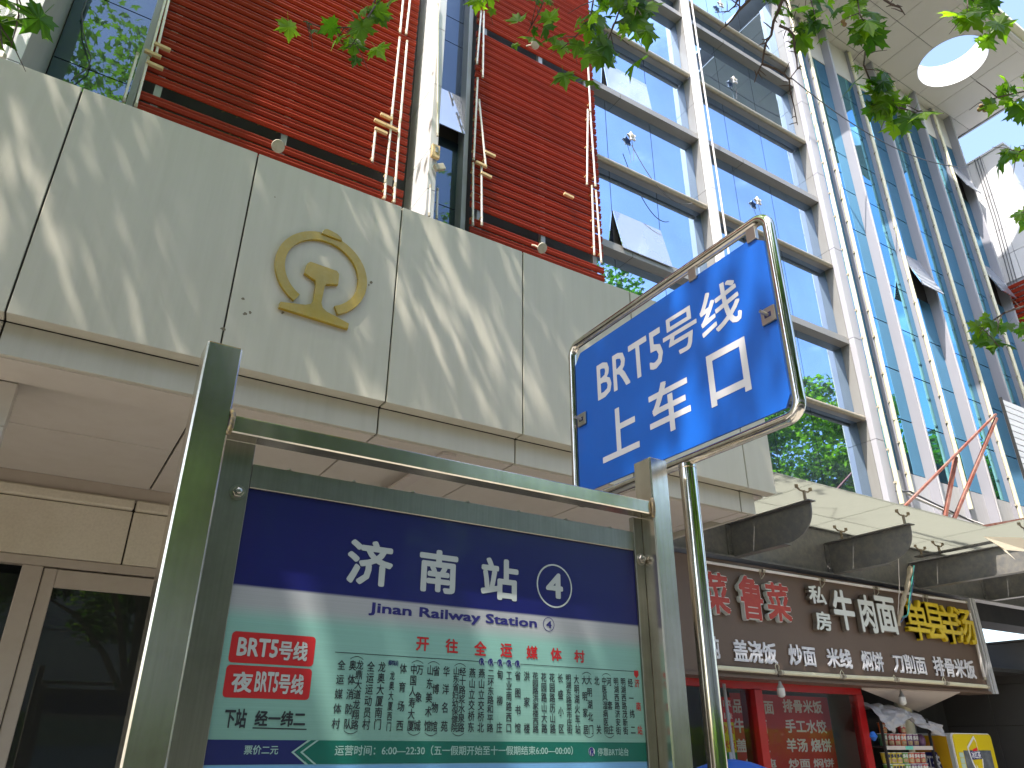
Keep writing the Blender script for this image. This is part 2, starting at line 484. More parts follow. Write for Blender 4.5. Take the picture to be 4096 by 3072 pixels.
def glyphs(mb, body, bl, tr, U, V, N, mode='bb', off=0.02, depth=0.0, lift=0.0):
    """lettering filling the rectangle whose lower left / upper right corners are the world points bl, tr;
    strokes are thickened by off (in em) with stacked shifted copies"""
    v, f = textdata(body, depth > 0)
    bl = np.array(bl, float); tr = np.array(tr, float)
    U = np.array(U, float); V = np.array(V, float); N = np.array(N, float)
    w = (tr - bl) @ U; h = (tr - bl) @ V
    if mode == 'bb':
        x0, x1, y0, y1 = v[:, 0].min() - off, v[:, 0].max() + off, v[:, 1].min() - off, v[:, 1].max() + off
    else:
        x0, x1, y0, y1 = 0.05 - off, len(body) - 0.05 + off, -0.085 - off, 0.835 + off
    kx, ky = w / (x1 - x0), h / (y1 - y0)
    sh = [(0, 0)] + ([(off, off), (-off, off), (-off, -off), (off, -off)] if off > 0.004 else [])
    if off > 0.025: sh = [(0, 0)] + [(off * math.cos(math.pi * q / 4), off * math.sin(math.pi * q / 4)) for q in range(8)]
    for q, (dx, dy) in enumerate(sh):
        a = (v[:, 0] + dx - x0) * kx; b = (v[:, 1] + dy - y0) * ky
        eps = (0.00035 if depth > 0 else 0.00006) * q
        P = bl[None] + a[:, None] * U + b[:, None] * V + ((v[:, 2] + 0.5) * depth if depth > 0 else np.zeros(len(v)))[:, None] * N + (lift - eps if depth > 0 else lift + eps) * N
        i = len(mb.v); mb.v += [tuple(p) for p in P]; mb.f += [tuple(i + k for k in r_) for r_ in f]
    return mb

def rawbuild(mb, name, m, parent):
    me = bpy.data.meshes.new(name)
    off = np.array(wloc(parent)) if parent is not None else np.zeros(3)
    me.from_pydata((np.array(mb.v) - off).tolist(), [], mb.f)
    me.materials.append(m)
    o = bpy.data.objects.new(name, me); COL.objects.link(o)
    if parent is not None: o.parent = parent
    return o

UX, UZ, NY = (1, 0, 0), (0, 0, 1), (0, -1, 0)

# ================================================================== GROUND
struct(MB().box(-150, 150, -3.5, 150, -0.3, 0.0).build('pavement', MT['pave']))
struct(MB().box(-150, 150, -14, -3.62, -0.3, -0.12).build('road', MT['asphalt']))
struct(MB().box(-150, 150, -3.62, -3.5, -0.3, 0.004).build('kerb', MT['kerb']))
struct(MB().box(-150, 150, -150, -14.0, -0.3, 0.0).build('far_pavement', MT['asphalt']))

# far side of the street: hedge and a plain block (unseen, added to darken the reflections)
def leafbox(name, x0, x1, y0, y1, z0, z1, n, sz, seed):
    g = np.random.default_rng(seed)
    P = np.stack([g.uniform(x0, x1, n), g.uniform(y0, y1, n), z0 + (z1 - z0) * g.random(n) ** 0.8], 1)
    d = g.normal(size=(n, 2, 3)) * sz
    V = np.concatenate([P[:, None] - d[:, :1], P[:, None] + d[:, 1:], P[:, None] + d[:, :1], P[:, None] - d[:, 1:]], 1).reshape(-1, 3)
    me = bpy.data.meshes.new(name); me.from_pydata(V.tolist(), [], (np.arange(n * 4).reshape(-1, 4)).tolist()); me.materials.append(MT['leaf'])
    o = bpy.data.objects.new(name, me); COL.objects.link(o); return o
tag(leafbox('hedge', -40, 60, -15.6, -14.4, 0.0, 2.2, 26000, 0.09, 4), 'unseen clipped green hedge added along the far side of the road', 'hedge')
OB = thing('office_block', 'unseen plain beige block added across the road with rows of dark windows', 'building', (8, -26, 0))
MB().box(-45, 60, -34, -26, 0, 13).build('block_wall', MT['greyclad'], OB)
for r_ in range(3):
    for c_ in range(26):
        MB().box(-44 + c_ * 4, -42 + c_ * 4, -25.99, -25.95, 2.2 + r_ * 3.6, 4.2 + r_ * 3.6).build('window', MT['mull'], OB)

# ================================================================== STATION BUILDING
B = thing('station_building', 'railway station building with beige canopy, red slat screens and tall blue glass facade', 'building', (5, 6.15, 0))
YF, ZB, ZT = 4.0, 3.447, 4.955

# canopy fascia: panels with open joints
JX = [-7.5, -6.5, -5.5, -4.5, -3.5, -2.48, -1.475, -0.468, 0.537, 1.54, 2.545, 3.60, 4.73, 5.07]
for a, b in zip(JX[:-1], JX[1:]):
    g = 0.005
    MB().box(a + g, b - g, YF, YF + 0.10, ZB, ZT).build('fascia_panel', MT['fascia'], B, bevel=0.003)
    MB().box(a + g - 0.0, b - g, YF + 0.102, YF + 0.14, ZB - 0.178, ZB - 0.004).build('band_panel', MT['fascia'], B, bevel=0.002) if b < 4.95 else MB().box(a + g, 4.90, YF + 0.102, YF + 0.14, ZB - 0.178, ZB - 0.004).build('band_panel', MT['fascia'], B, bevel=0.002)
MB().box(-7.5, 5.06, YF + 0.012, YF + 0.13, ZB + 0.012, ZT - 0.02).build('fascia_backing', MT['gap'], B)
MB().box(-7.5, 4.89, YF + 0.115, YF + 0.16, ZB - 0.17, ZB - 0.006).build('band_backing', MT['gap'], B)
MB().box(-7.5, 5.05, YF + 0.13, 6.13, ZT - 0.12, ZT - 0.05).build('canopy_deck', MT['greyclad'], B)
MB().box(4.86, 4.90, YF + 0.142, 6.13, ZB - 0.178, ZB - 0.004).build('canopy_end_panel', MT['fascia'], B)
MB().box(5.02, 5.06, YF + 0.14, 6.13, ZB, ZT).build('canopy_end_panel', MT['fascia'], B)
MB().box(4.90, 5.02, YF + 0.14, 6.13, ZB - 0.004, ZB + 0.012).build('canopy_edge_strip', MT['soffit'], B)
# ceiling tiles, a recessed light well over the door
ZC = ZB - 0.178
def ceil_tile(x0, x1, y0, y1, z=ZC, name='ceiling_tile'):
    g = 0.007
    MB().box(x0 + g, x1 - g, y0 + g, y1 - g, z, z + 0.03).build(name, MT['soffit'], B, bevel=0.0015)
for k in range(len(JX) - 1):
    x0_, x1_ = JX[k], min(JX[k + 1], 4.855)
    if x1_ <= x0_: continue
    ceil_tile(x0_, x1_, YF + 0.142, 4.45)
    ceil_tile(x0_, x1_, 4.452, 5.24, ZC + 0.045)
    ceil_tile(x0_, x1_, 5.24, 6.26, ZC + 0.045)
MB().box(-7.5, 4.855, 4.440, 4.449, ZC + 0.002, ZC + 0.06).build('ceiling_riser', MT['soffit'], B)
MB().box(-7.5, 4.85, YF + 0.15, 6.3, ZC + 0.09, ZC + 0.12).build('ceiling_backing', MT['gap'], B)
for zq, zr in ((2.83, 3.02), (3.024, ZC - 0.002)):
    MB().box(-1.9, -0.362, 4.452, 4.62, zq, zr).build('shutter_box_panel', MT['soffit'], B, bevel=0.003)
MB().box(-7.5, 4.85, 6.262, 6.275, 3.20, 3.33).build('ceiling_closure', MT['doorframe'], B)
# light batten crossing the ceiling
MB().box(2.02, 2.12, 4.15, 6.2, ZC - 0.02, ZC - 0.003).build('ceiling_batten', MT['offwhite'], B)

# lintel of stone panels over the doors
xs = [-7.5, -6.2, -4.9, -3.6, -2.3, -1.05, 0.46, 1.70, 2.95, 4.2, 5.1]
for a, b in zip(xs[:-1], xs[1:]):
    MB().box(a + 0.006, b - 0.006, 6.27, 6.40, 2.735, 3.13).build('lintel_panel', MT['stone'], B, bevel=0.004)
    MB().box(a + 0.006, b - 0.006, 6.225, 6.30, 3.136, 3.215).build('lintel_moulding', MT['stone'], B, bevel=0.012)
MB().box(-7.5, 5.1, 6.30, 6.42, 2.73, 3.3).build('lintel_backing', MT['gap'], B)
# doors below the lintel
for k, x0 in enumerate((-5.2, -3.65, -2.1, -0.02, 1.5, 3.05)):
    x1 = x0 + (1.44 if k != 2 else 1.35)
    D = bpy.data.objects.new('door', None); COL.objects.link(D); D.parent = B
    D.location = Vector((x0, 6.3, 0)) - wloc(B)
    for q in ((x0, x0 + 0.085, 0.0, 2.66), (x1 - 0.085, x1, 0.0, 2.66)):
        MB().box(q[0], q[1], 6.30, 6.36, q[2] + 0.01, q[3]).build('door_stile', MT['doorframe'], D, bevel=0.006)
    MB().box(x0 + 0.085, x1 - 0.085, 6.302, 6.358, 2.53, 2.658).build('door_rail', MT['doorframe'], D, bevel=0.006)
    MB().box(x0 + 0.085, x1 - 0.085, 6.302, 6.358, 0.01, 0.16).build('door_rail', MT['doorframe'], D, bevel=0.006)
    MB().box(x0 + 0.08, x1 - 0.08, 6.325, 6.337, 0.15, 2.54).build('door_glass', MT['doorglass'], D)
MB().box(-7.5, 5.1, 6.285, 6.38, 2.668, 2.733).build('door_head', MT['doorframe'], B, bevel=0.005)
for x in (-5.22, -3.67, -2.12, -0.10, 1.46, 3.01, 4.56):
    MB().box(x - 0.055, x + 0.055 if x != -0.10 else x + 0.075, 6.288, 6.38, 0.01, 2.666).build('door_post', MT['doorframe'], B, bevel=0.005)
MB().box(-0.72, -0.16, 6.33, 6.345, 0.1, 2.6).build('side_light', MT['doorglass'], B)
MB().box(-7.5, 5.1, 6.5, 6.6, 0.01, 3.3).build('lobby_wall', MT['dark'], B)

# main wall behind everything
MB().box(-14, 17.2, 6.42, 6.9, 3.3, 15.2).build('core_wall', MT['dark'], B)
MB().box(5.1, 17.2, 9.2, 9.6, 0.01, 4.2).build('core_wall', MT['dark'], B)

# ---------------- red slat screens
PITCH = 0.118
def slat_mesh(L):
    # three-ridged blade seen from the street and from below
    prof = [(0.034, 0.041), (0.003, 0.040), (0.000, 0.037), (0.000, 0.032), (0.024, 0.004), (0.002, 0.001), (0.000, -0.002), (0.000, -0.008), (0.020, -0.035), (0.034, -0.036)]
    mb = MB(); mb.prism([(p[0], p[1]) for p in prof], (0, 0, 0), (0, 1, 0), (0, 0, 1), (1, 0, 0), L)
    me = bpy.data.meshes.new('slat'); me.from_pydata(mb.v, [], mb.f); me.materials.append(MT['red'])
    bm = bmesh.new(); bm.from_mesh(me); bmesh.ops.recalc_face_normals(bm, faces=bm.faces); bm.to_mesh(me); bm.free()
    return me

def screen(x0, x1, y, z0, z1, gaps, brackets, parent=B, axis='x'):
    S = bpy.data.objects.new('slat_screen', None); COL.objects.link(S); S.parent = parent
    S.location = Vector((x0, y, z0)) - wloc(parent)
    me = slat_mesh(x1 - x0)
    z = z0
    while z < z1:
        if not any(a < z < b for a, b in gaps):
            s = bpy.data.objects.new('slat', me); COL.objects.link(s); s.parent = S
            s.location = (rnd.uniform(-0.004, 0.004), rnd.uniform(-0.002, 0.002), z - z0)
            s.rotation_euler = (rnd.uniform(-0.03, 0.03), rnd.uniform(-0.0006, 0.0006), 0)
        z += PITCH
    for bx in brackets:
        MB().box(bx - 0.03, bx + 0.03, y + 0.036, y + 0.09, z0 - 0.3, z1).build('screen_post', MT['mull'], S)
    return S

MB().box(-0.43, 7.0, 6.16, 6.30, ZT - 0.1, 15.2).build('screen_wall', mat('screen_wall_grey', (0.055, 0.055, 0.057), 0.7), B)
screen(-0.285, 2.268, 5.90, 6.15, 12.6, [(6.82, 6.90)], (-0.15, 1.0, 2.12))
screen(3.075, 4.935, 5.90, 6.15, 13.6, [(6.82, 6.90), (9.78, 9.85)], (3.2, 4.06, 4.82))
screen(-8.2, -1.75, 5.90, 5.2, 10.5, [(6.45, 6.72)], (-7.6, -4.5, -1.9))
for x in (-0.335, 3.02):
    MB().box(x - 0.028, x + 0.028, 5.98, 6.16, 4.9, 13.8).build('window_jamb', MT['mull'], B)
# debris-like dead leaves caught in the lower gap
for (x0, x1, z) in ((-0.2, 2.2, 6.80), (3.2, 4.8, 6.80), (-0.2, 2.2, 7.02)):
    mb = MB()
    for k in range(26):
        x = rnd.uniform(x0, x1); s = rnd.uniform(0.015, 0.035); y = 6.05 + rnd.uniform(-0.03, 0.03); zz = z + rnd.uniform(0, 0.02)
        mb.quad((x, y, zz), (x + s, y - s * 0.3, zz + s * 0.5), (x + s * 1.1, y, zz + s * 1.2), (x - s * 0.2, y + 0.01, zz + s))
    o = mb.build('leaf_litter', mat('dead_leaf', (0.18, 0.15, 0.06), 0.8), B); o['kind'] = 'stuff'

# ---------------- cladded columns between the screens
def column(x0, x1, y0, z0, z1, jz, side, label=None):
    """jz: joint heights; panels on both visible faces"""
    Cn = bpy.data.objects.new('column', None); COL.objects.link(Cn); Cn.parent = B
    Cn.location = Vector((x0, y0, z0)) - wloc(B)
    MB().box(x0 + 0.012, x1 - 0.012, y0 + 0.012, 6.17, z0, z1).build('column_core', MT['gap'], Cn)
    zz = [z0] + [j for j in jz if z0 < j < z1] + [z1]
    for a, b in zip(zz[:-1], zz[1:]):
        MB().box(x0, x0 + 0.01, y0 + 0.006, 6.16, a + 0.005, b - 0.005).build('column_panel', MT['white'] if side == 'L' else MT['greyclad'], Cn)  # white for the sunlit face; shade on other faces put into grey panels
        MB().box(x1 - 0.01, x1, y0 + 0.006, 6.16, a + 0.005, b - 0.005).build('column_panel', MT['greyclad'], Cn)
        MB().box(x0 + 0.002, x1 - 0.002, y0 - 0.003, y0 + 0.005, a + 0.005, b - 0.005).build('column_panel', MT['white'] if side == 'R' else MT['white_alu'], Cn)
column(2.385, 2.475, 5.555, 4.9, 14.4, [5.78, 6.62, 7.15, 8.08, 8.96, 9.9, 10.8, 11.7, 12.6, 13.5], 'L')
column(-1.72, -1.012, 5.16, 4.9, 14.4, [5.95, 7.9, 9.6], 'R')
# dark glass strips beside the columns
def strip(x0, x1, y, zj, m, open_at=None):
    S = bpy.data.objects.new('glass_strip', None); COL.objects.link(S); S.parent = B
    S.location = Vector((x0, y, zj[0])) - wloc(B)
    MB().box(x0, x1, y + 0.012, y + 0.03, zj[0], zj[-1]).build('glazing_gasket', MT['gap'], S)
    for a, b in zip(zj[:-1], zj[1:]):
        if open_at and a <= open_at < b:
            mb = MB(); mb.prism([(-(b - a), 0.0), (0, 0), (0, 0.012), (-(b - a), 0.012)], (x0 + 0.006, y - 0.004, b), (0, math.sin(0.20), math.cos(0.20)), (0, -math.cos(0.2), math.sin(0.2)), (1, 0, 0), x1 - x0 - 0.012)
            mb.build('open_window', MT['openglass'], S)
            continue
        MB().box(x0 + 0.006, x1 - 0.006, y, y + 0.011, a + 0.006, b - 0.006).build('window_pane', m, S)
    return S
strip(-1.005, -0.365, 6.13, [4.9, 6.1, 6.99, 7.87, 9.3, 10.7, 12.1, 13.5], MT['darkglass'])
strip(2.625, 3.0, 6.13, [4.9, 6.1, 6.99, 7.98, 8.715, 9.58, 10.03, 11.2, 12.6, 14.0], MT['darkglass'], open_at=8.2)

# ---------------- window grid (two bays)
YL, YG = 6.0, 6.15
G = bpy.data.objects.new('window_grid', None); COL.objects.link(G); G.parent = B; G.location = Vector((5, 6.15, 4)) - wloc(B)
ledges = [4.46, 7.27, 10.06, 12.80, 15.55]
for (x0, x1) in ((4.95, 7.045), (7.185, 9.875)):
    for z in ledges:
        mb = MB()
        # bent sheet ledge: top lip, sloping tray, drip edge
        mb.prism([(0.17, 0.10), (0.02, 0.075), (0.02, 0.012), (0.0, 0.010), (0.0, -0.055), (0.17, -0.055)], (x0, YL - 0.0, z), (0, 1, 0), (0, 0, 1), (1, 0, 0), x1 - x0)
        mb.build('window_ledge', MT['ledge'], G)
        for jx in ((x0 + x1) / 2 - 0.5,):
            MB().box(jx, jx + 0.006, YL - 0.002, YL + 0.15, z - 0.057, z + 0.012).build('ledge_joint', MT['gap'], G)
    for z in (5.95, 8.68, 11.365, 13.285):
        mb = MB().tube([(x0, YL + 0.02, z), (x1 - 0.02, YL + 0.02, z)], 0.042, 12)
        mb.build('round_transom', mat('dirty_pipe', (0.33, 0.28, 0.20), 0.4, 0.3, noise=[((2, 30, 30), 0.7, (0.42, 0.40, 0.35)), (20, 0.5, (0.2, 0.16, 0.1))]) if 'pipe' not in MT else MT['pipe'], G, smooth=True)
        MB().box(x0, x1, YL + 0.06, YG, z - 0.012, z + 0.012).build('transom_fin', MT['mull'], G)
tilt = {(0, 2): 0.21, (0, 4): 0.16}
for bi, xj in enumerate(([4.95, 5.325, 6.18, 7.045], [7.185, 7.93, 8.81, 9.875])):
    zj = [4.0, 4.46, 5.95, 7.27, 8.68, 10.06, 11.365, 12.8, 13.285, 15.5]
    for i in range(3):
        for j in range(len(zj) - 1):
            a, b = zj[j], zj[j + 1]
            if bi == 0 and i == 1 and a in (7.27, 10.06):
                mid = a + 0.72
                MB().box(xj[i] + 0.005, xj[i + 1] - 0.005, YG, YG + 0.01, mid + 0.004, b).build('window_pane', MT['gridglass'], G)
                L = mid - a
                an = 0.22 if a < 8 else 0.12
                mb = MB(); mb.prism([(-L, 0), (0, 0), (0, 0.014), (-L, 0.014)], (xj[i] + 0.008, YG - 0.006, mid), (0, math.sin(an), math.cos(an)), (0, -math.cos(an), math.sin(an)), (1, 0, 0), xj[i + 1] - xj[i] - 0.016)
                mb.build('open_window', MT['openglass'], G)
                MB().box(xj[i] + 0.005, xj[i + 1] - 0.005, YG + 0.07, YG + 0.09, a, mid).build('window_void', MT['dark'], G)
                continue
            MB().box(xj[i] + 0.005, xj[i + 1] - 0.005, YG, YG + 0.01, a, b).build('window_pane', MT['gridglass'], G)
MB().box(4.95, 9.88, YG + 0.012, YG + 0.03, 4.0, 15.5).build('glazing_gasket', MT['gap'], G)
# grid columns
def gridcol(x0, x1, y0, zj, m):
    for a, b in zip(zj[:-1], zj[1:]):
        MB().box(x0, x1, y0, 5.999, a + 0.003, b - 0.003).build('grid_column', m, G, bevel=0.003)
        MB().box(x0 - 0.004, x1 + 0.004, 6.001, 6.17, a + 0.003, b - 0.003).build('column_return', MT['ledge'], G)  # shade on the recessed column sides put into the colour as darker grey
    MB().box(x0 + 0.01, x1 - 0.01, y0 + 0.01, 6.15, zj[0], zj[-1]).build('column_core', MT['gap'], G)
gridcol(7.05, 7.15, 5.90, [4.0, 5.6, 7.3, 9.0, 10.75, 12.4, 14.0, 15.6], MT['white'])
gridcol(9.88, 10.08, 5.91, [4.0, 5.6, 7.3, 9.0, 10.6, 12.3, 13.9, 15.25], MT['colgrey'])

# ---------------- finned glass wall
FN = bpy.data.objects.new('fin_wall', None); COL.objects.link(FN); FN.parent = B; FN.location = Vector((10, 6.15, 4)) - wloc(B)
TX = [10.74, 12.31, 13.87, 15.43]
FX = [11.42, 13.02, 14.62, 16.06]
zf = [4.1, 5.33, 6.27, 7.20, 8.13, 9.06, 9.99, 10.92, 11.85, 12.78, 13.71, 15.28]
edges = sorted([10.13] + TX + FX)
for a, b in zip(edges[:-1], edges[1:]):
    for j in range(len(zf) - 1):
        z0, z1 = zf[j], zf[j + 1]
        if j == 0 or j == len(zf) - 2:
            lo = z0; hi = z1
            if j == 0:
                MB().box(a + 0.004, b - 0.004, YG - 0.012, YG + 0.01, lo, hi - 0.006).build('spandrel_panel', MT['white_alu'], FN)
            else:
                MB().box(a + 0.004, b - 0.004, YG - 0.002, YG + 0.01, lo + 0.006, 14.35).build('window_pane', MT['finglass'], FN)
                MB().box(a + 0.004, b - 0.004, YG - 0.012, YG + 0.01, 14.36, hi).build('spandrel_panel', MT['roofpanel'], FN)
            continue
        opened = (abs(a - 15.43) < .01 and j in (3, 6, 9)) or (abs(a - 12.31) < .01 and j == 5)
        if opened:
            an = 0.30; L = z1 - z0 - 0.01
            mb = MB(); mb.prism([(-L, 0), (0, 0), (0, 0.02), (-L, 0.02)], (a + 0.05, YG - 0.006, z1), (0, math.sin(an), math.cos(an)), (0, -math.cos(an), math.sin(an)), (1, 0, 0), b - a - 0.07)
            mb.build('open_window', MT['openglass'], FN)
            MB().box(a, b, YG + 0.03, YG + 0.05, z0, z1).build('window_void', MT['dark'], FN)
        else:
            MB().box(a + 0.004, b - 0.004, YG, YG + 0.01, z0 + 0.010, z1 - 0.010).build('window_pane', MT['finglass'], FN)
MB().box(10.1, 16.1, YG + 0.055, YG + 0.07, 4.1, 15.28).build('glazing_gasket', MT['mull'], FN)
for x in FX:
    MB().box(x - 0.03, x + 0.03, 5.985, YG + 0.02, 4.3, 15.29).build('fin', MT['finpaint'], FN, bevel=0.003)
    MB().box(x - 0.016, x + 0.016, 5.968, 5.984, 4.3, 15.29).build('fin_cap', MT['white_alu'], FN)
for x in TX:
    MB().box(x - 0.025, x + 0.025, 6.075, YG + 0.02, 4.3, 15.29).build('fin', MT['finpaint'], FN, bevel=0.003)

# ---------------- eaves: boarded soffit with a round opening
ZS = 15.30
HC, HR = (14.56, 5.03), 0.705
def cut(mb, name, m, parent):
    o = mb.build(name, m, None)
    c = MB().tube([(HC[0], HC[1], 14), (HC[0], HC[1], 18)], HR, 64).build('cutter', m, None)
    md = o.modifiers.new('b', 'BOOLEAN'); md.operation = 'DIFFERENCE'; md.object = c; md.solver = 'EXACT'
    dg = bpy.context.evaluated_depsgraph_get()
    me = bpy.data.meshes.new_from_object(o.evaluated_get(dg))
    bpy.data.objects.remove(o); bpy.data.objects.remove(c)
    off = Vector(wloc(parent))
    for v in me.vertices: v.co -= off
    r = bpy.data.objects.new(name, me); COL.objects.link(r); r.parent = parent
    return r
E = bpy.data.objects.new('eaves', None); COL.objects.link(E); E.parent = B; E.location = Vector((14, 5, ZS)) - wloc(B)
ex = [9.95, 10.33, 11.07, 11.815, 12.558, 13.30, 14.04, 14.775, 15.50, 16.24, 16.92]
ey = [4.12, 5.048, 5.985, 6.55]
for i in range(len(ex) - 1):
    for j in range(3):
        mb = MB().box(ex[i] + 0.006, ex[i + 1] - 0.006, ey[j] + 0.006, ey[j + 1] - 0.006, ZS, ZS + 0.02)
        near = (min(abs(ex[i] - HC[0]), abs(ex[i + 1] - HC[0])) < 0.75 or ex[i] < HC[0] < ex[i + 1]) and j < 2
        if near: cut(mb, 'soffit_panel', MT['roofpanel'], E)
        else: mb.build('soffit_panel', MT['roofpanel'], E)
cut(MB().box(9.95, 16.9, 4.13, 6.9, ZS + 0.022, ZS + 0.04), 'soffit_backing', MT['gap'], E)
cut(MB().box(9.95, 16.94, 3.95, 7.0, ZS + 0.55, ZS + 0.62), 'roof_deck', MT['white'], E)
mb = MB()
for k in range(64):
    t0, t1 = 2 * math.pi * k / 64, 2 * math.pi * (k + 1) / 64
    for r in (HR - 0.004, HR + 0.02):
        mb.quad((HC[0] + r * math.cos(t0), HC[1] + r * math.sin(t0), ZS - 0.004), (HC[0] + r * math.cos(t1), HC[1] + r * math.sin(t1), ZS - 0.004), (HC[0] + r * math.cos(t1), HC[1] + r * math.sin(t1), ZS + 0.63), (HC[0] + r * math.cos(t0), HC[1] + r * math.sin(t0), ZS + 0.63))
mb.build('opening_ring', mat('ring_white', (0.8, 0.8, 0.8), 0.5), E)
MB().box(9.95, 16.98, 4.02, 4.115, ZS - 0.03, ZS + 0.03).build('eaves_trim', MT['roofpanel'], E)
MB().box(9.95, 17.02, 3.94, 4.018, ZS + 0.0, ZS + 0.62).build('eaves_fascia', MT['roofpanel'], E)
MB().box(9.95, 17.02, 3.80, 3.938, ZS + 0.10, ZS + 0.20).build('gutter', MT['creamtube'], E)
MB().box(16.925, 16.975, 4.12, 6.9, ZS - 0.02, ZS + 0.62).build('eaves_trim', MT['mull'], E)

# ---------------- projecting white wing at the right
WG = bpy.data.objects.new('white_wing', None); COL.objects.link(WG); WG.parent = B; WG.location = Vector((16.2, 5.5, 0)) - wloc(B)
XW = 16.2
yj = [5.20, 5.68, 6.14]
zw = [10.55, 11.2, 11.85, 12.77, 13.83]
for i in range(2):
    for j in range(4):
        MB().box(XW, XW + 0.02, yj[i] + 0.006, yj[i + 1] - 0.006, zw[j] + 0.006, zw[j + 1] - 0.006).build('wing_panel', MT['white'], WG)
for j in range(4):
    for xx in (16.22, 17.2, 18.2, 19.2):
        MB().box(xx + 0.006, xx + 0.99, 5.20, 5.22, zw[j] + 0.006, zw[j + 1] - 0.006).build('wing_panel', MT['white'], WG)
MB().box(XW + 0.022, 20.2, 5.222, 6.9, 4.0, 13.82).build('wing_core', MT['mull'], WG)
MB().box(XW - 0.03, 20.2, 5.17, 6.2, 13.835, 13.88).build('wing_coping', MT['white'], WG)
# red slats on its flank
S = bpy.data.objects.new('slat_screen', None); COL.objects.link(S); S.parent = B; S.location = Vector((XW - 0.09, 6.12, 5.5)) - wloc(B)
me = slat_mesh(0.98)
z = 7.2
while z < 10.5:
    s = bpy.data.objects.new('slat', me); COL.objects.link(s); s.parent = S
    s.location = (0, 0, z - 5.5); s.rotation_euler = (0, 0, -math.pi / 2)
    z += PITCH

# ---------------- dark tiled side wall beyond the shop
TWL = bpy.data.objects.new('tiled_wall', None); COL.objects.link(TWL); TWL.parent = B; TWL.location = Vector((12.6, 6, 0)) - wloc(B)
for i in range(-3, 6):
    for j in range(6):
        y0 = 7.41 - 0.745 * i - 0.745; z0 = 2.392 - 0.565 + 0.565 * (j - 3)
        zt = min(z0 + 0.559, 2.99)
        if z0 < 2.99 and z0 > 0: MB().box(12.6, 12.62, y0 + 0.004, y0 + 0.741, z0, zt).build('wall_tile', MT['graytile'], TWL, bevel=0.002)
MB().box(12.622, 12.9, 3.0, 9.2, 0.01, 2.98).build('tile_backing', MT['gap'], TWL)

# ================================================================== RAILWAY EMBLEM
EM = thing('railway_emblem', 'worn gold railway emblem, rail section inside an open ring, on the beige canopy', 'emblem', (1.04, 3.97, 4.2))
ex0 = lambda x, y: atY(1050 + x / 3.318, 850 + y / 3.318, 3.985)
def arc_poly(cx, cz, ro, ri, a0, a1, n=40):
    out = [(cx + ro * math.cos(a0 + (a1 - a0) * k / n), cz + ro * math.sin(a0 + (a1 - a0) * k / n)) for k in range(n + 1)]
    inn = [(cx + ri * math.cos(a1 + (a0 - a1) * k / n), cz + ri * math.sin(a1 + (a0 - a1) * k / n)) for k in range(n + 1)]
    return out, inn
cx, cz = 1.040, 4.215
a0, a1 = math.radians(-62), math.radians(242)
mb = MB(); n = 48; i0 = 0
for k in range(n + 1):
    t = a0 + (a1 - a0) * k / n
    for (r, y) in ((0.281, 3.978), (0.225, 3.978), (0.225, 3.999), (0.281, 3.999)):
        mb.v.append((cx + r * math.cos(t), y, cz + r * math.sin(t)))
for k in range(n):
    for m in range(4):
        mb.f.append((k * 4 + m, k * 4 + (m + 1) % 4, (k + 1) * 4 + (m + 1) % 4, (k + 1) * 4 + m))
mb.f += [(0, 1, 2, 3), (n * 4 + 3, n * 4 + 2, n * 4 + 1, n * 4)]
mb.build('emblem_ring', MT['gold'], EM, bevel=0)
# crest on top of the ring
mb = MB().prism([(-0.050, 0.262), (-0.040, 0.296), (-0.022, 0.310), (0.005, 0.308), (0.045, 0.300), (0.075, 0.282), (0.082, 0.262)], (cx, 3.966, cz), (1, 0, 0), (0, 0, 1), (0, 1, 0), 0.03)
mb.build('emblem_crest', MT['gold'], EM, bevel=0.003)
half = [(0.0, 0.125), (0.082, 0.125), (0.098, 0.108), (0.104, 0.035), (0.060, 0.020), (0.034, 0.012), (0.026, -0.012), (0.024, -0.125), (0.036, -0.155), (0.065, -0.172), (0.205, -0.204), (0.205, -0.240)]
poly = half + [(-a, b) for a, b in reversed(half[:]) if a > 0]
mb = MB().prism([(a, b - 0.085) for a, b in poly[::-1]], (cx, 3.972, cz), (1, 0, 0), (0, 0, 1), (0, 1, 0), 0.027)
mb.build('emblem_rail', MT['gold'], EM, bevel=0)

stn = mat('grime_spot', (0.16, 0.13, 0.09), 0.8)
for (px, py, r_) in ((980, 1255, 8), (1000, 1250, 6), (893, 1315, 9), (972, 1196, 5), (1130, 1250, 6), (1485, 1130, 6), (1475, 1140, 4), (1100, 788, 3)):
    P = atY(px, py, YF - 0.0008)
    mb = MB(); n = 9; q = [(P[0] + r_ / F * 4.6 * (0.5 + rnd.random()) * math.cos(2 * math.pi * k / n), P[1], P[2] + r_ / F * 4.6 * (0.5 + rnd.random()) * math.sin(2 * math.pi * k / n)) for k in range(n)]
    mb.v = q; mb.f = [tuple(range(n))]; rawbuild(mb, 'grime_spot', stn, B)
EM.scale = (1.05, 1.0, 1.05)
EM.rotation_euler = (0, math.radians(2.2), 0)
EM.location.x -= 0.0; EM.location.z -= 0.004

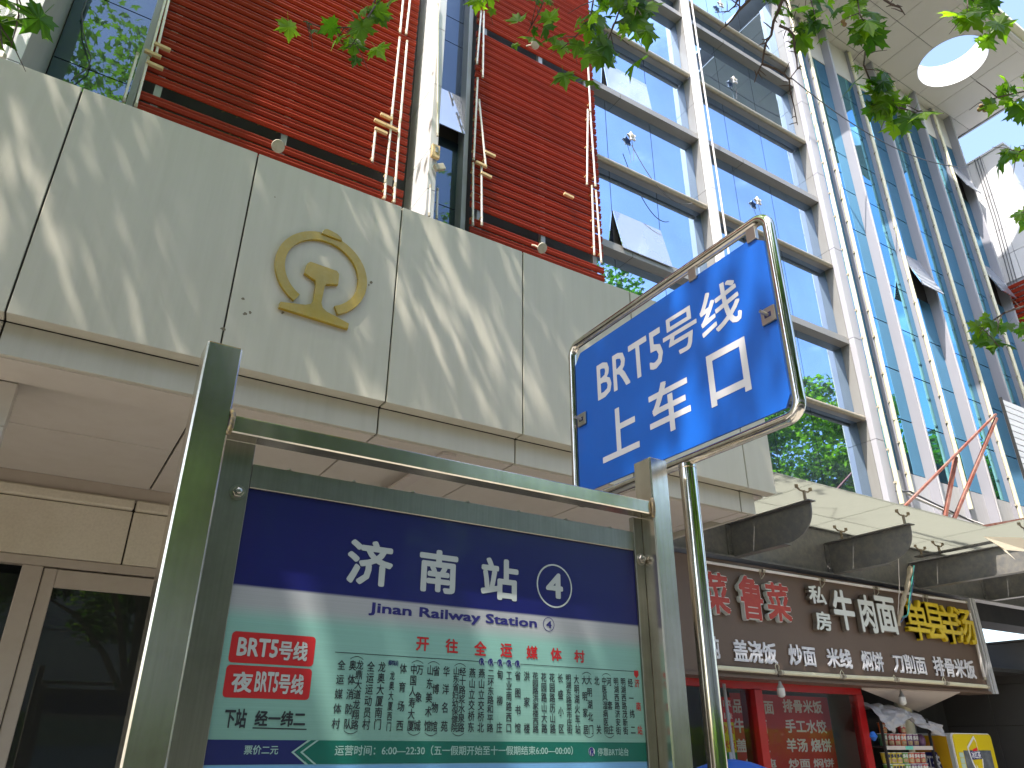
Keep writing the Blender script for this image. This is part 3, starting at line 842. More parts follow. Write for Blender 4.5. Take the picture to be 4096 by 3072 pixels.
# ================================================================== BUS STOP BOARD
YS = 1.60
BD = thing('bus_stop_board', 'stainless steel framed bus stop board with dark blue station name and teal route list', 'bus stop sign', (0.85, YS, 0))
PW = 0.0765
MB().box(0.187, 0.187 + PW, YS, YS + PW, 0.0, 2.358).build('post', MT['steel'], BD, bevel=0.004)
MB().box(1.4705, 1.5405, YS, YS + PW, 0.0, 2.335).build('post', MT['steel'], BD, bevel=0.004)
MB().box(0.2645, 1.4695, YS + 0.003, YS + 0.054, 2.156, 2.196).build('top_rail', MT['steel'], BD, bevel=0.003)
MB().tube([(0.264, YS + 0.004, 2.205), (0.268, YS - 0.003, 2.190), (0.267, YS - 0.003, 2.165), (0.264, YS + 0.004, 2.150)], 0.006, 8).build('weld', MT['weld'], BD, smooth=True)
MB().tube([(1.470, YS + 0.004, 2.203), (1.4675, YS - 0.003, 2.187), (1.4675, YS - 0.003, 2.165), (1.470, YS + 0.004, 2.148)], 0.006, 8).build('weld', MT['weld'], BD, smooth=True)
YP = YS + 0.055
px0, px1 = 0.337, 1.437
pzt = 2.056
MB().box(0.2655, px0, YP, YP + 0.02, 0.55, 2.156).build('frame_stile', MT['brush'], BD, bevel=0.0015)
MB().box(px1, 1.4375 + 0.032, YP, YP + 0.02, 0.55, 2.156).build('frame_stile', MT['brush'], BD, bevel=0.0015)
MB().box(px0 + 0.0005, px1 - 0.0005, YP + 0.001, YP + 0.02, pzt, 2.111).build('frame_rail', MT['brush'], BD, bevel=0.0015)
MB().box(px0 + 0.0005, px1 - 0.0005, YP + 0.001, YP + 0.02, 0.55, 0.61).build('frame_rail', MT['brush'], BD, bevel=0.0015)
for k in range(7):
    MB().lathe((0.42 + k * 0.155, YP + 0.003, 2.1112), (0, 0, 1), [(0, 0.006), (0.003, 0.004), (0.004, 0.001)], 8).build('rivet', MT['bolt'], BD, smooth=True)
for px, py in ((950, 1969), (2563, 2238)):
    P = atY(px, py, YP)
    mb = MB(); hexp = [(0.0125 * math.cos(math.pi / 3 * k), 0.0125 * math.sin(math.pi / 3 * k)) for k in range(6)]
    mb.prism(hexp, (P[0], YP - 0.010, P[2]), (1, 0, 0), (0, 0, 1), (0, 1, 0), 0.010)
    nut = mb.build('nut', MT['bolt'], BD, bevel=0.001)
    MB().lathe((P[0], YP, P[2]), (0, -1, 0), [(0, 0.017), (0.0022, 0.017), (0.0022, 0.016)], 20).build('washer', MT['bolt'], BD)
    MB().lathe((P[0], YP - 0.009, P[2]), (0, -1, 0), [(0, 0.0065), (0.007, 0.0065), (0.008, 0.005)], 12).build('bolt_end', MT['bolt'], BD, smooth=True)

YQ = YP + 0.008                                   # face of the printed panel
pz = lambda x, y: atY(1366 + x / 1.619, 2048 + y / 1.619, YQ)
pl = lambda x, y: atY(x / 1.619, 2048 + y / 1.619, YQ)
zb1 = (pz(0, 535)[2] + pz(1925, 748)[2]) / 2      # blue / white edge
zb2 = (pz(0, 673)[2] + pz(1935, 870)[2]) / 2
zb3 = (pz(0, 1478)[2] + pz(1975, 1495)[2]) / 2
zb4 = (pz(0, 1628)[2] + pz(1990, 1618)[2]) / 2
def printmat():
    m = bpy.data.materials.new('route_print'); m.use_nodes = True
    n, l = m.node_tree.nodes, m.node_tree.links
    p = n['Principled BSDF']; p.inputs['Roughness'].default_value = 0.32
    p.inputs['Coat Weight'].default_value = 0.45; p.inputs['Coat Roughness'].default_value = 0.05
    g = n.new('ShaderNodeNewGeometry'); s = n.new('ShaderNodeSeparateXYZ'); l.new(g.outputs['Position'], s.inputs[0])
    lo, hi = 0.5, 2.1
    mr = n.new('ShaderNodeMapRange'); mr.inputs['From Min'].default_value = lo; mr.inputs['From Max'].default_value = hi
    l.new(s.outputs['Z'], mr.inputs['Value'])
    r = n.new('ShaderNodeValToRGB'); cr = r.color_ramp; cr.interpolation = 'LINEAR'
    q = lambda z: (z - lo) / (hi - lo)
    stops = [(0.0, (0.15, 0.32, 0.50)), (q(zb4) - 1e-4, (0.11, 0.26, 0.46)), (q(zb4), (0.14, 0.275, 0.235)), (q(zb3), (0.14, 0.275, 0.235)), (q(zb2) - 0.012, (0.165, 0.33, 0.29)), (q(zb2) + 0.008, (0.27, 0.29, 0.30)), (q(zb1) - 1e-4, (0.28, 0.295, 0.31)), (q(zb1), (0.005, 0.006, 0.085)), (1.0, (0.006, 0.006, 0.07))]
    cr.elements[0].position = stops[0][0]; cr.elements[0].color = (*stops[0][1], 1)
    cr.elements[1].position = 1.0; cr.elements[1].color = (*stops[-1][1], 1)
    for pos, c in stops[1:-1]:
        e = cr.elements.new(pos); e.color = (*c, 1)
    l.new(mr.outputs[0], r.inputs[0])
    wv = n.new('ShaderNodeTexNoise'); mm = n.new('ShaderNodeMapping'); mm.inputs['Scale'].default_value = (3, 3, 420)
    l.new(g.outputs['Position'], mm.inputs['Vector']); l.new(mm.outputs[0], wv.inputs['Vector']); wv.inputs['Scale'].default_value = 1
    hs = n.new('ShaderNodeHueSaturation'); m2 = n.new('ShaderNodeMapRange'); m2.inputs['To Min'].default_value = 0.86; m2.inputs['To Max'].default_value = 1.14
    l.new(wv.outputs['Fac'], m2.inputs['Value']); l.new(m2.outputs[0], hs.inputs['Value']); l.new(r.outputs[0], hs.inputs['Color'])
    l.new(hs.outputs[0], p.inputs['Base Color'])
    w2 = n.new('ShaderNodeTexNoise'); w2.inputs['Scale'].default_value = 5; l.new(g.outputs['Position'], w2.inputs['Vector'])
    b = n.new('ShaderNodeBump'); b.inputs['Strength'].default_value = 0.5; b.inputs['Distance'].default_value = 0.004
    l.new(w2.outputs['Fac'], b.inputs['Height']); l.new(b.outputs[0], p.inputs['Coat Normal'])
    return m
PN = MB().box(px0 - 0.003, px1 + 0.003, YQ, YQ + 0.006, 0.6, pzt + 0.003).build('route_panel', printmat(), BD)
YT = YQ - 0.0006
def put(body, bl, tr, m, mode='bb', off=0.02, name='lettering', parent=None):
    mb = MB(); glyphs(mb, body, bl, tr, UX, UZ, NY, mode, off)
    return rawbuild(mb, name, m, parent or PN)
def T(x, y): return atY(1366 + x / 1.619, 2048 + y / 1.619, YT)
def TL(x, y): return atY(x / 1.619, 2048 + y / 1.619, YT)
def ring(c, r, w, m, n=40):
    mb = MB()
    for k in range(n):
        a, b = 2 * math.pi * k / n, 2 * math.pi * (k + 1) / n
        q = [(c[0] + rr * math.cos(t), c[1], c[2] + rr * math.sin(t)) for rr, t in ((r, a), (r, b), (r - w, b), (r - w, a))]
        mb.quad(*q)
    return rawbuild(mb, 'number_ring', m, PN)
zt = T(22, 160)[2]; zbm = T(22, 458)[2]
for ch, xl, xr in (('济', (22, 450), (345, 200)), ('南', (493, 520), (758, 258)), ('站', (900, 555), (1146, 310))):
    bl = T(*xl); tr = T(*xr); bl[2] = zbm; tr[2] = zt
    put(ch, bl, tr, MT['printwhite'], 'bb', 0.030)
c4 = T(1380, 478); ring(c4, (T(1495, 490)[0] - T(1266, 465)[0]) / 2, 0.0042, MT['printwhite'])
bl, tr = T(1325, 553), T(1432, 402)
put('4', bl, tr, MT['printwhite'], 'bb', 0.03)
bl = T(175, 652); tr = T(1265, 690)
cap = tr[2] - T(1265, 755)[2]
bl[2] = T(175, 648)[2] - cap * 0.28
put('Jinan Railway Station', bl, tr, MT['navy'], 'bb', 0.025)
c4 = T(1342, 728); ring(c4, (T(1379, 733)[0] - T(1306, 723)[0]) / 2, 0.0016, MT['navy'])
put('4', T(1326, 750), T(1360, 707), MT['navy'], 'bb', 0.03)
for ch, a, b, c, d in (('开', 481, 810, 569, 900), ('往', 672, 822, 757, 915), ('全', 858, 836, 940, 930), ('运', 1028, 852, 1106, 942), ('媒', 1197, 867, 1270, 953), ('体', 1355, 880, 1425, 966), ('村', 1508, 894, 1573, 976)):
    put(ch, T(a, d - 3), T(c, b + 3), MT['printred'], 'bb', 0.028)
def line(a, b, w, m, parent=PN, name='printed_line'):
    a = np.array(a); b = np.array(b)
    mb = MB().quad((a[0], a[1], a[2] - w / 2), (b[0], b[1], b[2] - w / 2), (b[0], b[1], b[2] + w / 2), (a[0], a[1], a[2] + w / 2))
    return rawbuild(mb, name, m, parent)
A = atY(1341, 2603, YT); Bq = T(1905, 1040); zl = (A[2] + Bq[2]) / 2; A[2] = Bq[2] = zl
line(A, Bq, 0.0013, MT['printblack'])
def rlogo(c, s, back):
    mb = MB()
    mb.prism([(s * 0.62 * math.cos(2 * math.pi * k / 24), s * 0.62 * math.sin(2 * math.pi * k / 24)) for k in range(24)], (c[0], c[1] - 0.0001, c[2]), (1, 0, 0), (0, 0, 1), (0, 1, 0), 0.0004)
    rawbuild(mb, 'logo_disc', back, PN)
    mb = MB(); n = 18
    for k in range(n):
        a, b = math.radians(60 + 200 * k / n), math.radians(60 + 200 * (k + 1) / n)
        r0, r1 = s * 0.60, s * (0.60 - 0.22 * math.sin(math.pi * (k + 0.5) / n))
        mb.quad((c[0] + r0 * math.cos(a), c[1] - 0.0006, c[2] + r0 * math.sin(a)), (c[0] + r0 * math.cos(b), c[1] - 0.0006, c[2] + r0 * math.sin(b)), (c[0] + r1 * math.cos(b), c[1] - 0.0006, c[2] + r1 * math.sin(b)), (c[0] + r1 * math.cos(a), c[1] - 0.0006, c[2] + r1 * math.sin(a)))
    glyphs(mb, 'R', (c[0] - s * 0.22, c[1] - 0.0007, c[2] - s * 0.6), (c[0] + s * 0.52, c[1] - 0.0007, c[2] + s * 0.55), UX, UZ, NY, 'bb', 0.04)
    rawbuild(mb, 'route_logo', MT['navy'], PN)
for x, y in ((908, 973), (967, 973), (1026, 978), (1085, 983), (1140, 988)):
    c = T(x, y); c[2] = zl; rlogo(c, 0.0135, MT['printteal'])
c = T(1909, 1045)
rawbuild(MB().prism([(-0.0075, 0.009), (0.0075, 0.009), (0.0075, -0.003), (0, -0.010), (-0.0075, -0.003)], (c[0], YT - 0.0001, c[2] - 0.002), (1, 0, 0), (0, 0, 1), (0, 1, 0), 0.0003), 'stop_marker', MT['printred'], PN)

ZA = lambda x, y: atY(1300 + x / 3.16, 2600 + y / 3.16, YT)
ZBB = lambda x, y: atY(1950 + x / 3.16, 2600 + y / 3.16, YT)
def colm(fn, s, x0, y0, x1, y1, w, h, m=None, off=0.010):
    m = m or MT['printblack']
    a = fn(x0, y0); b = fn(x1, y1); n = len(s)
    ww = fn(x0 + w, y0)[0] - fn(x0, y0)[0]
    hh = fn(x0, y0)[2] - fn(x0, y0 + h)[2]
    xm = (a[0] + b[0]) / 2
    mb = MB()
    for k, ch in enumerate(s):
        t = k / (n - 1)
        zc = a[2] + (b[2] - a[2]) * t
        glyphs(mb, ch, (xm - ww / 2, YT, zc - hh / 2), (xm + ww / 2, YT, zc + hh / 2), UX, UZ, NY, 'em', off)
    rawbuild(mb, 'stop_name', m, PN)
for r in (('全运媒体村', 207, 190, 138, 930, 95, 125), ('奥体消防队', 350, 195, 283, 935, 88, 130), ('龙鼎大道龙翔路', 440, 190, 375, 945, 88, 118), ('全运运动员村', 580, 210, 523, 940, 90, 132), ('龙奥大厦南门', 720, 215, 665, 940, 90, 132), ('龙奥大厦西门', 850, 325, 808, 970, 60, 112), ('体育场西', 990, 235, 945, 955, 85, 130), ('中国人寿大厦', 1125, 245, 1080, 955, 82, 130), ('万象城', 1200, 250, 1165, 955, 82, 130), ('山东美术馆', 1330, 255, 1298, 960, 80, 130), ('省博物馆', 1410, 265, 1378, 965, 80, 130), ('华洋名苑', 1535, 270, 1508, 965, 80, 130), ('山东省妇幼保健院', 1660, 265, 1635, 985, 76, 102), ('经十路浆水泉路', 1740, 275, 1720, 980, 80, 112), ('燕山立交桥东', 1860, 290, 1848, 975, 76, 122), ('燕山立交桥北', 1978, 295, 1970, 980, 76, 122), ('二环东路和平路', 2095, 290, 2088, 985, 74, 108)):
    colm(ZA, *r)
for r in (('甸柳庄', 155, 310, 153, 980, 70, 125), ('工业南路西口', 270, 320, 270, 985, 68, 118), ('省图书馆', 380, 325, 385, 985, 70, 120), ('洪家楼', 492, 330, 500, 990, 70, 120), ('花园路洪家楼西路', 600, 325, 612, 1000, 68, 92), ('花园路山大路', 708, 345, 720, 990, 66, 116), ('花园路历山路', 812, 350, 828, 995, 66, 116), ('长盛小区', 915, 355, 935, 995, 64, 116), ('明湖东路菜市庄街', 1018, 350, 1042, 1010, 64, 90), ('大明湖火车站', 1120, 370, 1145, 1000, 62, 116), ('大明家居', 1218, 380, 1247, 1005, 60, 114), ('大明湖北门', 1282, 380, 1310, 1005, 60, 114), ('北关', 1378, 390, 1410, 1005, 60, 114), ('中医风湿病医院', 1470, 390, 1505, 1015, 58, 100), ('河套庄', 1530, 400, 1568, 1010, 58, 110), ('明湖西路济安街', 1620, 395, 1660, 1020, 58, 96), ('明湖西路茂新街', 1710, 400, 1750, 1020, 58, 96), ('经一纬二', 1800, 415, 1845, 1010, 58, 108)):
    colm(ZBB, *r)
colm(ZBB, '济南站', 1885, 420, 1930, 1015, 58, 108, MT['printred'])
mb = MB(); bl = ZA(797, 203); tr = ZA(930, 130)
glyphs(mb, '(临时站点)', bl, tr, UX, UZ, NY, 'bb', 0.03); rawbuild(mb, 'lettering', MT['barnavy'], PN)
def brace(fn, x0, x1, y, up):
    a = fn(x0, y); b = fn(x1, y); mb = MB(); n = 8; h = 0.006 * up; w = 0.0014
    for k in range(n):
        t0, t1 = k / n, (k + 1) / n
        f_ = lambda t: (a[0] + (b[0] - a[0]) * t, YT, (a[2] + b[2]) / 2 + h * (1 - (2 * t - 1) ** 2))
        p, q = f_(t0), f_(t1)
        mb.quad((p[0], p[1], p[2] - w / 2), (q[0], q[1], q[2] - w / 2), (q[0], q[1], q[2] + w / 2), (p[0], p[1], p[2] + w / 2))
    rawbuild(mb, 'bracket_mark', MT['printblack'], PN)
for f_, x0, x1, y, u in ((ZA, 320, 485, 118, 1), (ZA, 238, 410, 1020, -1), (ZA, 1095, 1243, 170, 1), (ZA, 1045, 1200, 1040, -1), (ZA, 1300, 1447, 182, 1), (ZA, 1260, 1415, 1045, -1), (ZA, 1637, 1777, 205, 1), (ZA, 1610, 1757, 1048, -1), (ZBB, 1197, 1310, 312, 1), (ZBB, 1230, 1343, 1072, -1), (ZBB, 1448, 1556, 328, 1), (ZBB, 1490, 1600, 1076, -1)):
    brace(f_, x0, x1, y, u)
# bottom bars
xch = TL(1990, 1472)[0]
rawbuild(MB().quad((px0 - 0.002, YT + 0.0003, zb4), (xch, YT + 0.0003, zb4), (xch, YT + 0.0003, zb3), (px0 - 0.002, YT + 0.0003, zb3)), 'navy_bar', MT['barnavy'], PN)
zm = (zb3 + zb4) / 2; hb = zb3 - zb4
rawbuild(MB().prism([(0, 0), (0.030, -hb / 2), (px1 + 0.002 - xch + 0.02, -hb / 2), (px1 + 0.002 - xch + 0.02, hb / 2), (0.030, hb / 2)], (xch - 0.022, YT + 0.0001, zm), (1, 0, 0), (0, 0, 1), (0, 1, 0), 0.0003), 'green_bar', MT['bargreen'], PN)
for dx in (0.0, 0.018):
    mb = MB(); w = 0.0055
    mb.quad((xch - 0.030 + dx, YT - 0.0003, zm), (xch + 0.001 + dx, YT - 0.0003, zm - hb / 2), (xch + 0.001 + w + dx, YT - 0.0003, zm - hb / 2), (xch - 0.030 + w + dx, YT - 0.0003, zm))
    mb.quad((xch - 0.030 + dx, YT - 0.0003, zm), (xch - 0.030 + w + dx, YT - 0.0003, zm), (xch + 0.001 + w + dx, YT - 0.0003, zm + hb / 2), (xch + 0.001 + dx, YT - 0.0003, zm + hb / 2))
    rawbuild(mb, 'chevron', MT['printteal'], PN)
put('运营时间：6:00—22:30（五一假期开始至十一假期结束6:00—00:00）', ZA(118, 1335), atY(2291, 2984, YT), MT['printteal'], 'bb', 0.012)
put('票价二元', TL(1577, 1571), TL(1806, 1511), MT['printteal'], 'bb', 0.015)
rlogo(T(1620, 1552), 0.016, MT['printwhite'])
put('停靠BRT站台', T(1660, 1580), T(1857, 1528), MT['printteal'], 'bb', 0.012)
# red line badges
def badge(tl, trr, bl, brr, name):
    P = [TL(*q) for q in (bl, brr, trr, tl)]
    x0 = (P[0][0] + P[3][0]) / 2; x1 = (P[1][0] + P[2][0]) / 2; z0 = (P[0][2] + P[1][2]) / 2; z1 = (P[2][2] + P[3][2]) / 2
    r = 0.008; poly = []
    for cxx, czz, s in ((x1 - r, z0 + r, -90), (x1 - r, z1 - r, 0), (x0 + r, z1 - r, 90), (x0 + r, z0 + r, 180)):
        for k in range(5):
            t = math.radians(s + 90 * k / 4); poly.append((cxx + r * math.cos(t), czz + r * math.sin(t)))
    rawbuild(MB().prism(poly, (0, YT + 0.0001, 0), (1, 0, 0), (0, 0, 1), (0, 1, 0), 0.0004), name, MT['printred'], PN)
    return x0, x1, z0, z1
x0, x1, z0, z1 = badge((1508, 767), (2045, 812), (1475, 970), (2028, 1005), 'line_badge')
mb = MB(); glyphs(mb, 'BRT5', (x0 + 0.014, YT - 0.0004, z0 + 0.013), (x0 + (x1 - x0) * 0.555, YT - 0.0004, z1 - 0.011), UX, UZ, NY, 'bb', 0.03)
glyphs(mb, '号线', (x0 + (x1 - x0) * 0.565, YT - 0.0004, z0 + 0.010), (x1 - 0.015, YT - 0.0004, z1 - 0.012), UX, UZ, NY, 'bb', 0.025); rawbuild(mb, 'lettering', MT['printwhite'], PN)
x0, x1, z0, z1 = badge((1470, 985), (2020, 1018), (1438, 1198), (2003, 1220), 'line_badge')
mb = MB(); glyphs(mb, '夜', (x0 + 0.014, YT - 0.0004, z0 + 0.010), (x0 + 0.055, YT - 0.0004, z1 - 0.012), UX, UZ, NY, 'bb', 0.025)
glyphs(mb, 'BRT5', (x0 + 0.060, YT - 0.0004, z0 + 0.012), (x0 + (x1 - x0) * 0.61, YT - 0.0004, z1 - 0.010), UX, UZ, NY, 'bb', 0.03)
glyphs(mb, '号线', (x0 + (x1 - x0) * 0.615, YT - 0.0004, z0 + 0.010), (x1 - 0.015, YT - 0.0004, z1 - 0.012), UX, UZ, NY, 'bb', 0.025); rawbuild(mb, 'lettering', MT['printwhite'], PN)
put('下站', TL(1442, 1398), TL(1606, 1274), MT['printblack'], 'bb', 0.03)
a = TL(1645, 1388); b = TL(1985, 1292)
put('经一纬二', a, b, MT['printblack'], 'em', 0.03)
line(TL(1635, 1398), TL(1985, 1408), 0.0022, MT['printblack'])

# ================================================================== BLUE BOARDING SIGN
XS = 1.66
BS = thing('boarding_sign', 'blue rectangular boarding sign in a chrome tube frame on a round pole', 'sign', (XS, 1.68, 0))
sx = lambda x, y: atX(2250 + x * 0.6932, 850 + y * 0.6932, XS)
yL = (sx(50, 870)[1] + sx(95, 1590)[1]) / 2
yR = (sx(1185, 100)[1] + sx(1370, 1050)[1]) / 2
zT_ = (sx(95, 770)[2] + sx(1080, 60)[2]) / 2
zB_ = (sx(1320, 1170)[2] + sx(600, 1480)[2]) / 2 - 0.004
r = 0.018; rc = 0.045
pts = []
for cy, czz, s in ((yR + rc, zT_ - rc, 90), (yL - rc, zT_ - rc, 0), (yL - rc, zB_ + rc, -90), (yR + rc, zB_ + rc, -180)):
    for k in range(9):
        t = math.radians(s - 90 * k / 8 + (0 if s != 90 else 90)) if False else math.radians(s + 90 - 90 * k / 8)
        pts.append((XS, cy + rc * math.cos(t), czz + rc * math.sin(t)))
MB().tube(pts, r, 20, closed=True).build('tube_frame', MT['chrome'], BS, smooth=True)
# support pole
ypole = 1.635
MB().tube([(XS, ypole, 0), (XS, ypole, 1.2), (XS, ypole, zB_ - r + 0.004)], 0.0275, 28).build('pole', MT['chrome'], BS, smooth=True)
MB().tube([(XS, ypole, zB_ - r - 0.010), (XS, ypole, zB_ - r + 0.006)], [0.0285, 0.021], 20).build('weld', MT['weld'], BS, smooth=True)
# plate with clipped corners
q1 = sx(78, 900); q2 = sx(1155, 150); q3 = sx(1310, 1050); q4 = sx(150, 1605)
yp0 = yL - r - 0.004; yp1 = yR + r + 0.006
zp1 = (sx(105, 835)[2] + sx(1080, 135)[2]) / 2; zp0 = (sx(1300, 1105)[2] + sx(200, 1608)[2]) / 2
cc = 0.035
poly = [(-yp0, zp0 + 0.002), (-yp1 - cc * 0.6, zp0), (-yp1, zp0 + cc), (-yp1, zp1 - cc), (-yp1 - cc * 1.3, zp1), (-yp0 + cc, zp1), (-yp0, zp1 - cc * 1.2)]
PLT = MB().prism(poly, (XS - 0.0035, 0, 0), (0, -1, 0), (0, 0, 1), (1, 0, 0), 0.007).build('blue_plate', MT['blue'], BS)
XT = XS - 0.0042
st = lambda x, y: atX(2250 + x * 0.6932, 850 + y * 0.6932, XT)
UYn = (0, -1, 0); NXn = (-1, 0, 0)
mb = MB()
for body, bl, tr, off in (('BRT5', (206, 1090), (566, 655), 0.012), ('号线', (592, 868), (1003, 352), 0.012), ('上', (235, 1449), (426, 1068), 0.016), ('车', (512, 1316), (716, 900), 0.016), ('口', (862, 1128), (1048, 713), 0.020)):
    glyphs(mb, body, st(*bl), st(*tr), UYn, UZ, NXn, 'bb', off)
rawbuild(mb, 'lettering', MT['signwhite'], PLT)
for x, y in ((1200, 597), (122, 1197)):
    P = sx(x, y); Cc = bpy.data.objects.new('clamp', None)
    cl = MB().box(XS - 0.012, XS - 0.0045, P[1] - 0.026, P[1] + 0.026, P[2] - 0.026, P[2] + 0.026).build('clamp_plate', MT['bolt'], BS, bevel=0.0015)
    MB().box(XS - 0.0132, XS - 0.0122, P[1] - 0.012, P[1] + 0.012, P[2] - 0.008, P[2] + 0.008).build('clamp_slot', MT['barnavy'], cl)
    MB().tube([(XS - 0.012, P[1], P[2]), (XS - 0.040, P[1] + 0.004, P[2] + 0.006)], 0.0055, 10).build('bolt', MT['bolt'], cl, smooth=True)
for x, y in ((1095, 125), (760, 375)):
    P = sx(x, y)
    MB().box(XS - 0.010, XS + 0.006, P[1] - 0.018, P[1] + 0.018, zp1 - 0.012, zT_ - r + 0.004).build('clamp_tab', MT['bolt'], BS, bevel=0.001)

# ================================================================== GLASS AWNING OVER THE SHOP
YH = 5.93                                     # face of the header beam
AW = thing('glass_awning', 'grey steel and frosted glass awning with curved beam ends above the restaurant', 'awning', (9, 6, 3.4))
hz = lambda x, y, v: atY(2730 + x / 1.619, 2048 + y / 1.619, v)
mb = MB().box(4.95, 16.1, YH, YH + 0.012, 3.47, 4.04)
mb.build('header_web', MT['beam'], AW)
MB().box(4.95, 16.1, YH - 0.07, YH + 0.08, 3.445, 3.468).build('header_flange', MT['beam'], AW)
MB().box(4.95, 16.1, YH - 0.06, YH + 0.08, 4.042, 4.06).build('header_flange', MT['beam'], AW)
MB().box(4.95, 16.1, YH + 0.02, 6.3, 3.98, 4.03).build('wall_closure', MT['beam'], AW)
BX = [4.86, 6.60, 8.33, 10.09, 11.83, 13.57, 15.3]
def awbeam(x, yend, curved=True):
    zb, zt_ = 3.47, 3.84 if curved else 3.80
    n = 10; poly = [(YH - 0.003, zb), (YH - 0.003, zt_)]
    if curved:
        poly.append((yend, zt_ - 0.005))
        for k in range(1, n + 1):
            t = k / n; poly.append((yend + 0.36 * t ** 2.4, zt_ - 0.02 - (zt_ - zb - 0.02) * (1 - (1 - t) ** 1.5)))
    else:
        poly += [(yend, zt_), (yend, zb)]
    Bm = MB().prism([(a, b) for a, b in poly], (x - 0.006, 0, 0), (0, 1, 0), (0, 0, 1), (1, 0, 0), 0.012).build('awning_beam', MT['beam'], AW)
    MB().box(x - 0.055, x + 0.055, yend + (0.36 if curved else 0), YH - 0.004, zb - 0.012, zb - 0.001).build('beam_flange', MT['beam'], Bm)
    MB().box(x - 0.055, x + 0.055, yend - 0.02, YH - 0.004, zt_ + 0.001, zt_ + 0.012).build('beam_flange', MT['beam'], Bm)
    MB().box(x - 0.075, x + 0.075, YH - 0.018, YH - 0.004, zb + 0.002, zt_ - 0.004).build('end_plate', MT['beam'], Bm)
    for dz in (0.06, 0.14, 0.28):
        for sx_ in (-0.05, 0.05):
            MB().lathe((x + sx_, YH - 0.018, zb + dz), (0, -1, 0), [(0, 0.013), (0.014, 0.013), (0.016, 0.008)], 6).build('beam_bolt', MT['beam'], Bm)
    return Bm
for k, x in enumerate(BX):
    awbeam(x, 4.80 if k < 3 else 3.6, k < 3)
MB().box(10.09 - 0.055, 10.09 + 0.055, 4.62, YH - 0.1, 3.87, 3.885).build('beam_flange', MT['beam'], AW)
# glass sheets on spider fittings
ZG = 4.02
gx = [5.2, 6.62, 8.02, 9.93, 11.8, 13.6, 15.3]
for a, b in zip(gx[:-1], gx[1:]):
    y0 = 4.74 if b < 9.95 else 3.4
    MB().box(a + 0.008, b - 0.008, y0, 5.50, ZG, ZG + 0.014).build('glass_sheet', MT['awglass'], AW)
    MB().box(a + 0.008, b - 0.008, 5.51, 6.13, ZG, ZG + 0.014).build('glass_sheet', MT['awglass'], AW)
for x in BX[1:]:
    for y in ((4.86, 5.7) if x < 10 else (4.4, 5.5, 5.75)):
        zt_ = 3.86
        mb = MB().tube([(x, y, zt_), (x, y, ZG - 0.05)], 0.016, 8)
        for dx in (-0.11, 0.11):
            mb.tube([(x, y, ZG - 0.06), (x + dx * 0.6, y, ZG - 0.055), (x + dx, y, ZG - 0.025)], 0.010, 8)
            mb.tube([(x + dx, y, ZG - 0.035), (x + dx, y, ZG - 0.003)], 0.018, 10)
        mb.build('spider_fitting', mat('fitting_rust', (0.30, 0.25, 0.18), 0.5, 0.3, noise=(30, 0.6, (0.22, 0.13, 0.07))) if 'fit' not in MT else MT['fit'], AW, smooth=True)
# dirt and wires lying on the glass
tag(MB().tube([(6.9, 5.1, ZG + 0.03), (7.3, 5.35, ZG + 0.025), (7.6, 5.2, ZG + 0.03), (7.9, 5.5, ZG + 0.028), (8.3, 5.3, ZG + 0.03)], 0.006, 5).build('cable', MT['wire']), 'thin black cable lying on top of the frosted awning glass', 'cable')

# ================================================================== SHOP SIGN
YB = 5.88
SG = thing('restaurant_sign', 'brown restaurant signboard with red, white and yellow raised characters under the awning', 'shop sign', (8.6, YB, 2.2))
sz0, sz1 = 2.215, 3.40
MB().box(5.2, 11.16, YB, YB + 0.05, sz0, sz1).build('sign_panel', MT['brownboard'], SG)
MB().box(11.165, 11.20, YB - 0.05, YB + 0.06, sz0 - 0.03, sz1 + 0.03).build('sign_edge', MT['white_alu'], SG)
MB().box(11.225, 11.30, YB - 0.05, YB + 0.06, sz0 - 0.03, sz1 + 0.03).build('sign_edge', MT['white_alu'], SG)
MB().box(5.2, 11.2, YB - 0.03, YB + 0.3, sz0 - 0.035, sz0 - 0.004).build('sign_base', MT['brownboard'], SG)
z7 = lambda x, y: (2780 + x / 3.072, 2180 + y / 3.072)
z8 = lambda x, y: (3450 + x / 3.385, 2250 + y / 3.385)
DL = 0.05
YFc = YB - 0.02 - DL
def big(ch, bl, tr, m, outline=None, dep=DL, off=0.05, fac=None):
    a = atY(*bl, YFc); b = atY(*tr, YFc)
    C_ = bpy.data.objects.new('raised_character', None)
    mb = MB(); glyphs(mb, ch, (a[0], YB - 0.02, a[2]), (b[0], YB - 0.02, b[2]), UX, UZ, NY, 'bb', off, depth=dep)
    body = rawbuild(mb, 'raised_character', m if outline is None else outline, SG)
    if fac is not None:
        mb = MB(); dx = (b[0] - a[0]) * 0.022; dz = (b[2] - a[2]) * 0.018
        glyphs(mb, ch, (a[0] + dx, YFc, a[2] + dz), (b[0] - dx, YFc, b[2] - dz), UX, UZ, NY, 'bb', off - (0.022 if off > 0.04 else 0.006), lift=0.003)
        rawbuild(mb, 'character_face', fac, body)
for ch, bl, tr in (('菜', (118, 835), (395, 350)), ('鲁', (575, 915), (800, 395)), ('菜', (905, 930), (1140, 480))):
    big(ch, z7(*bl), z7(*tr), None, outline=MT['letwhite'], fac=MT['letred'], off=0.045)
for ch, bl, tr in (('私', z7(1410, 715), z7(1590, 515)), ('房', z7(1495, 1045), z7(1655, 825)), ('牛', z7(1740, 1040), z7(1915, 565)), ('肉', (3452, 2530), (3488, 2382)), ('面', z8(240, 955), z8(410, 475))):
    big(ch, bl, tr, MT['letside'], outline=MT['letside'], fac=MT['letwhite'], off=0.034)
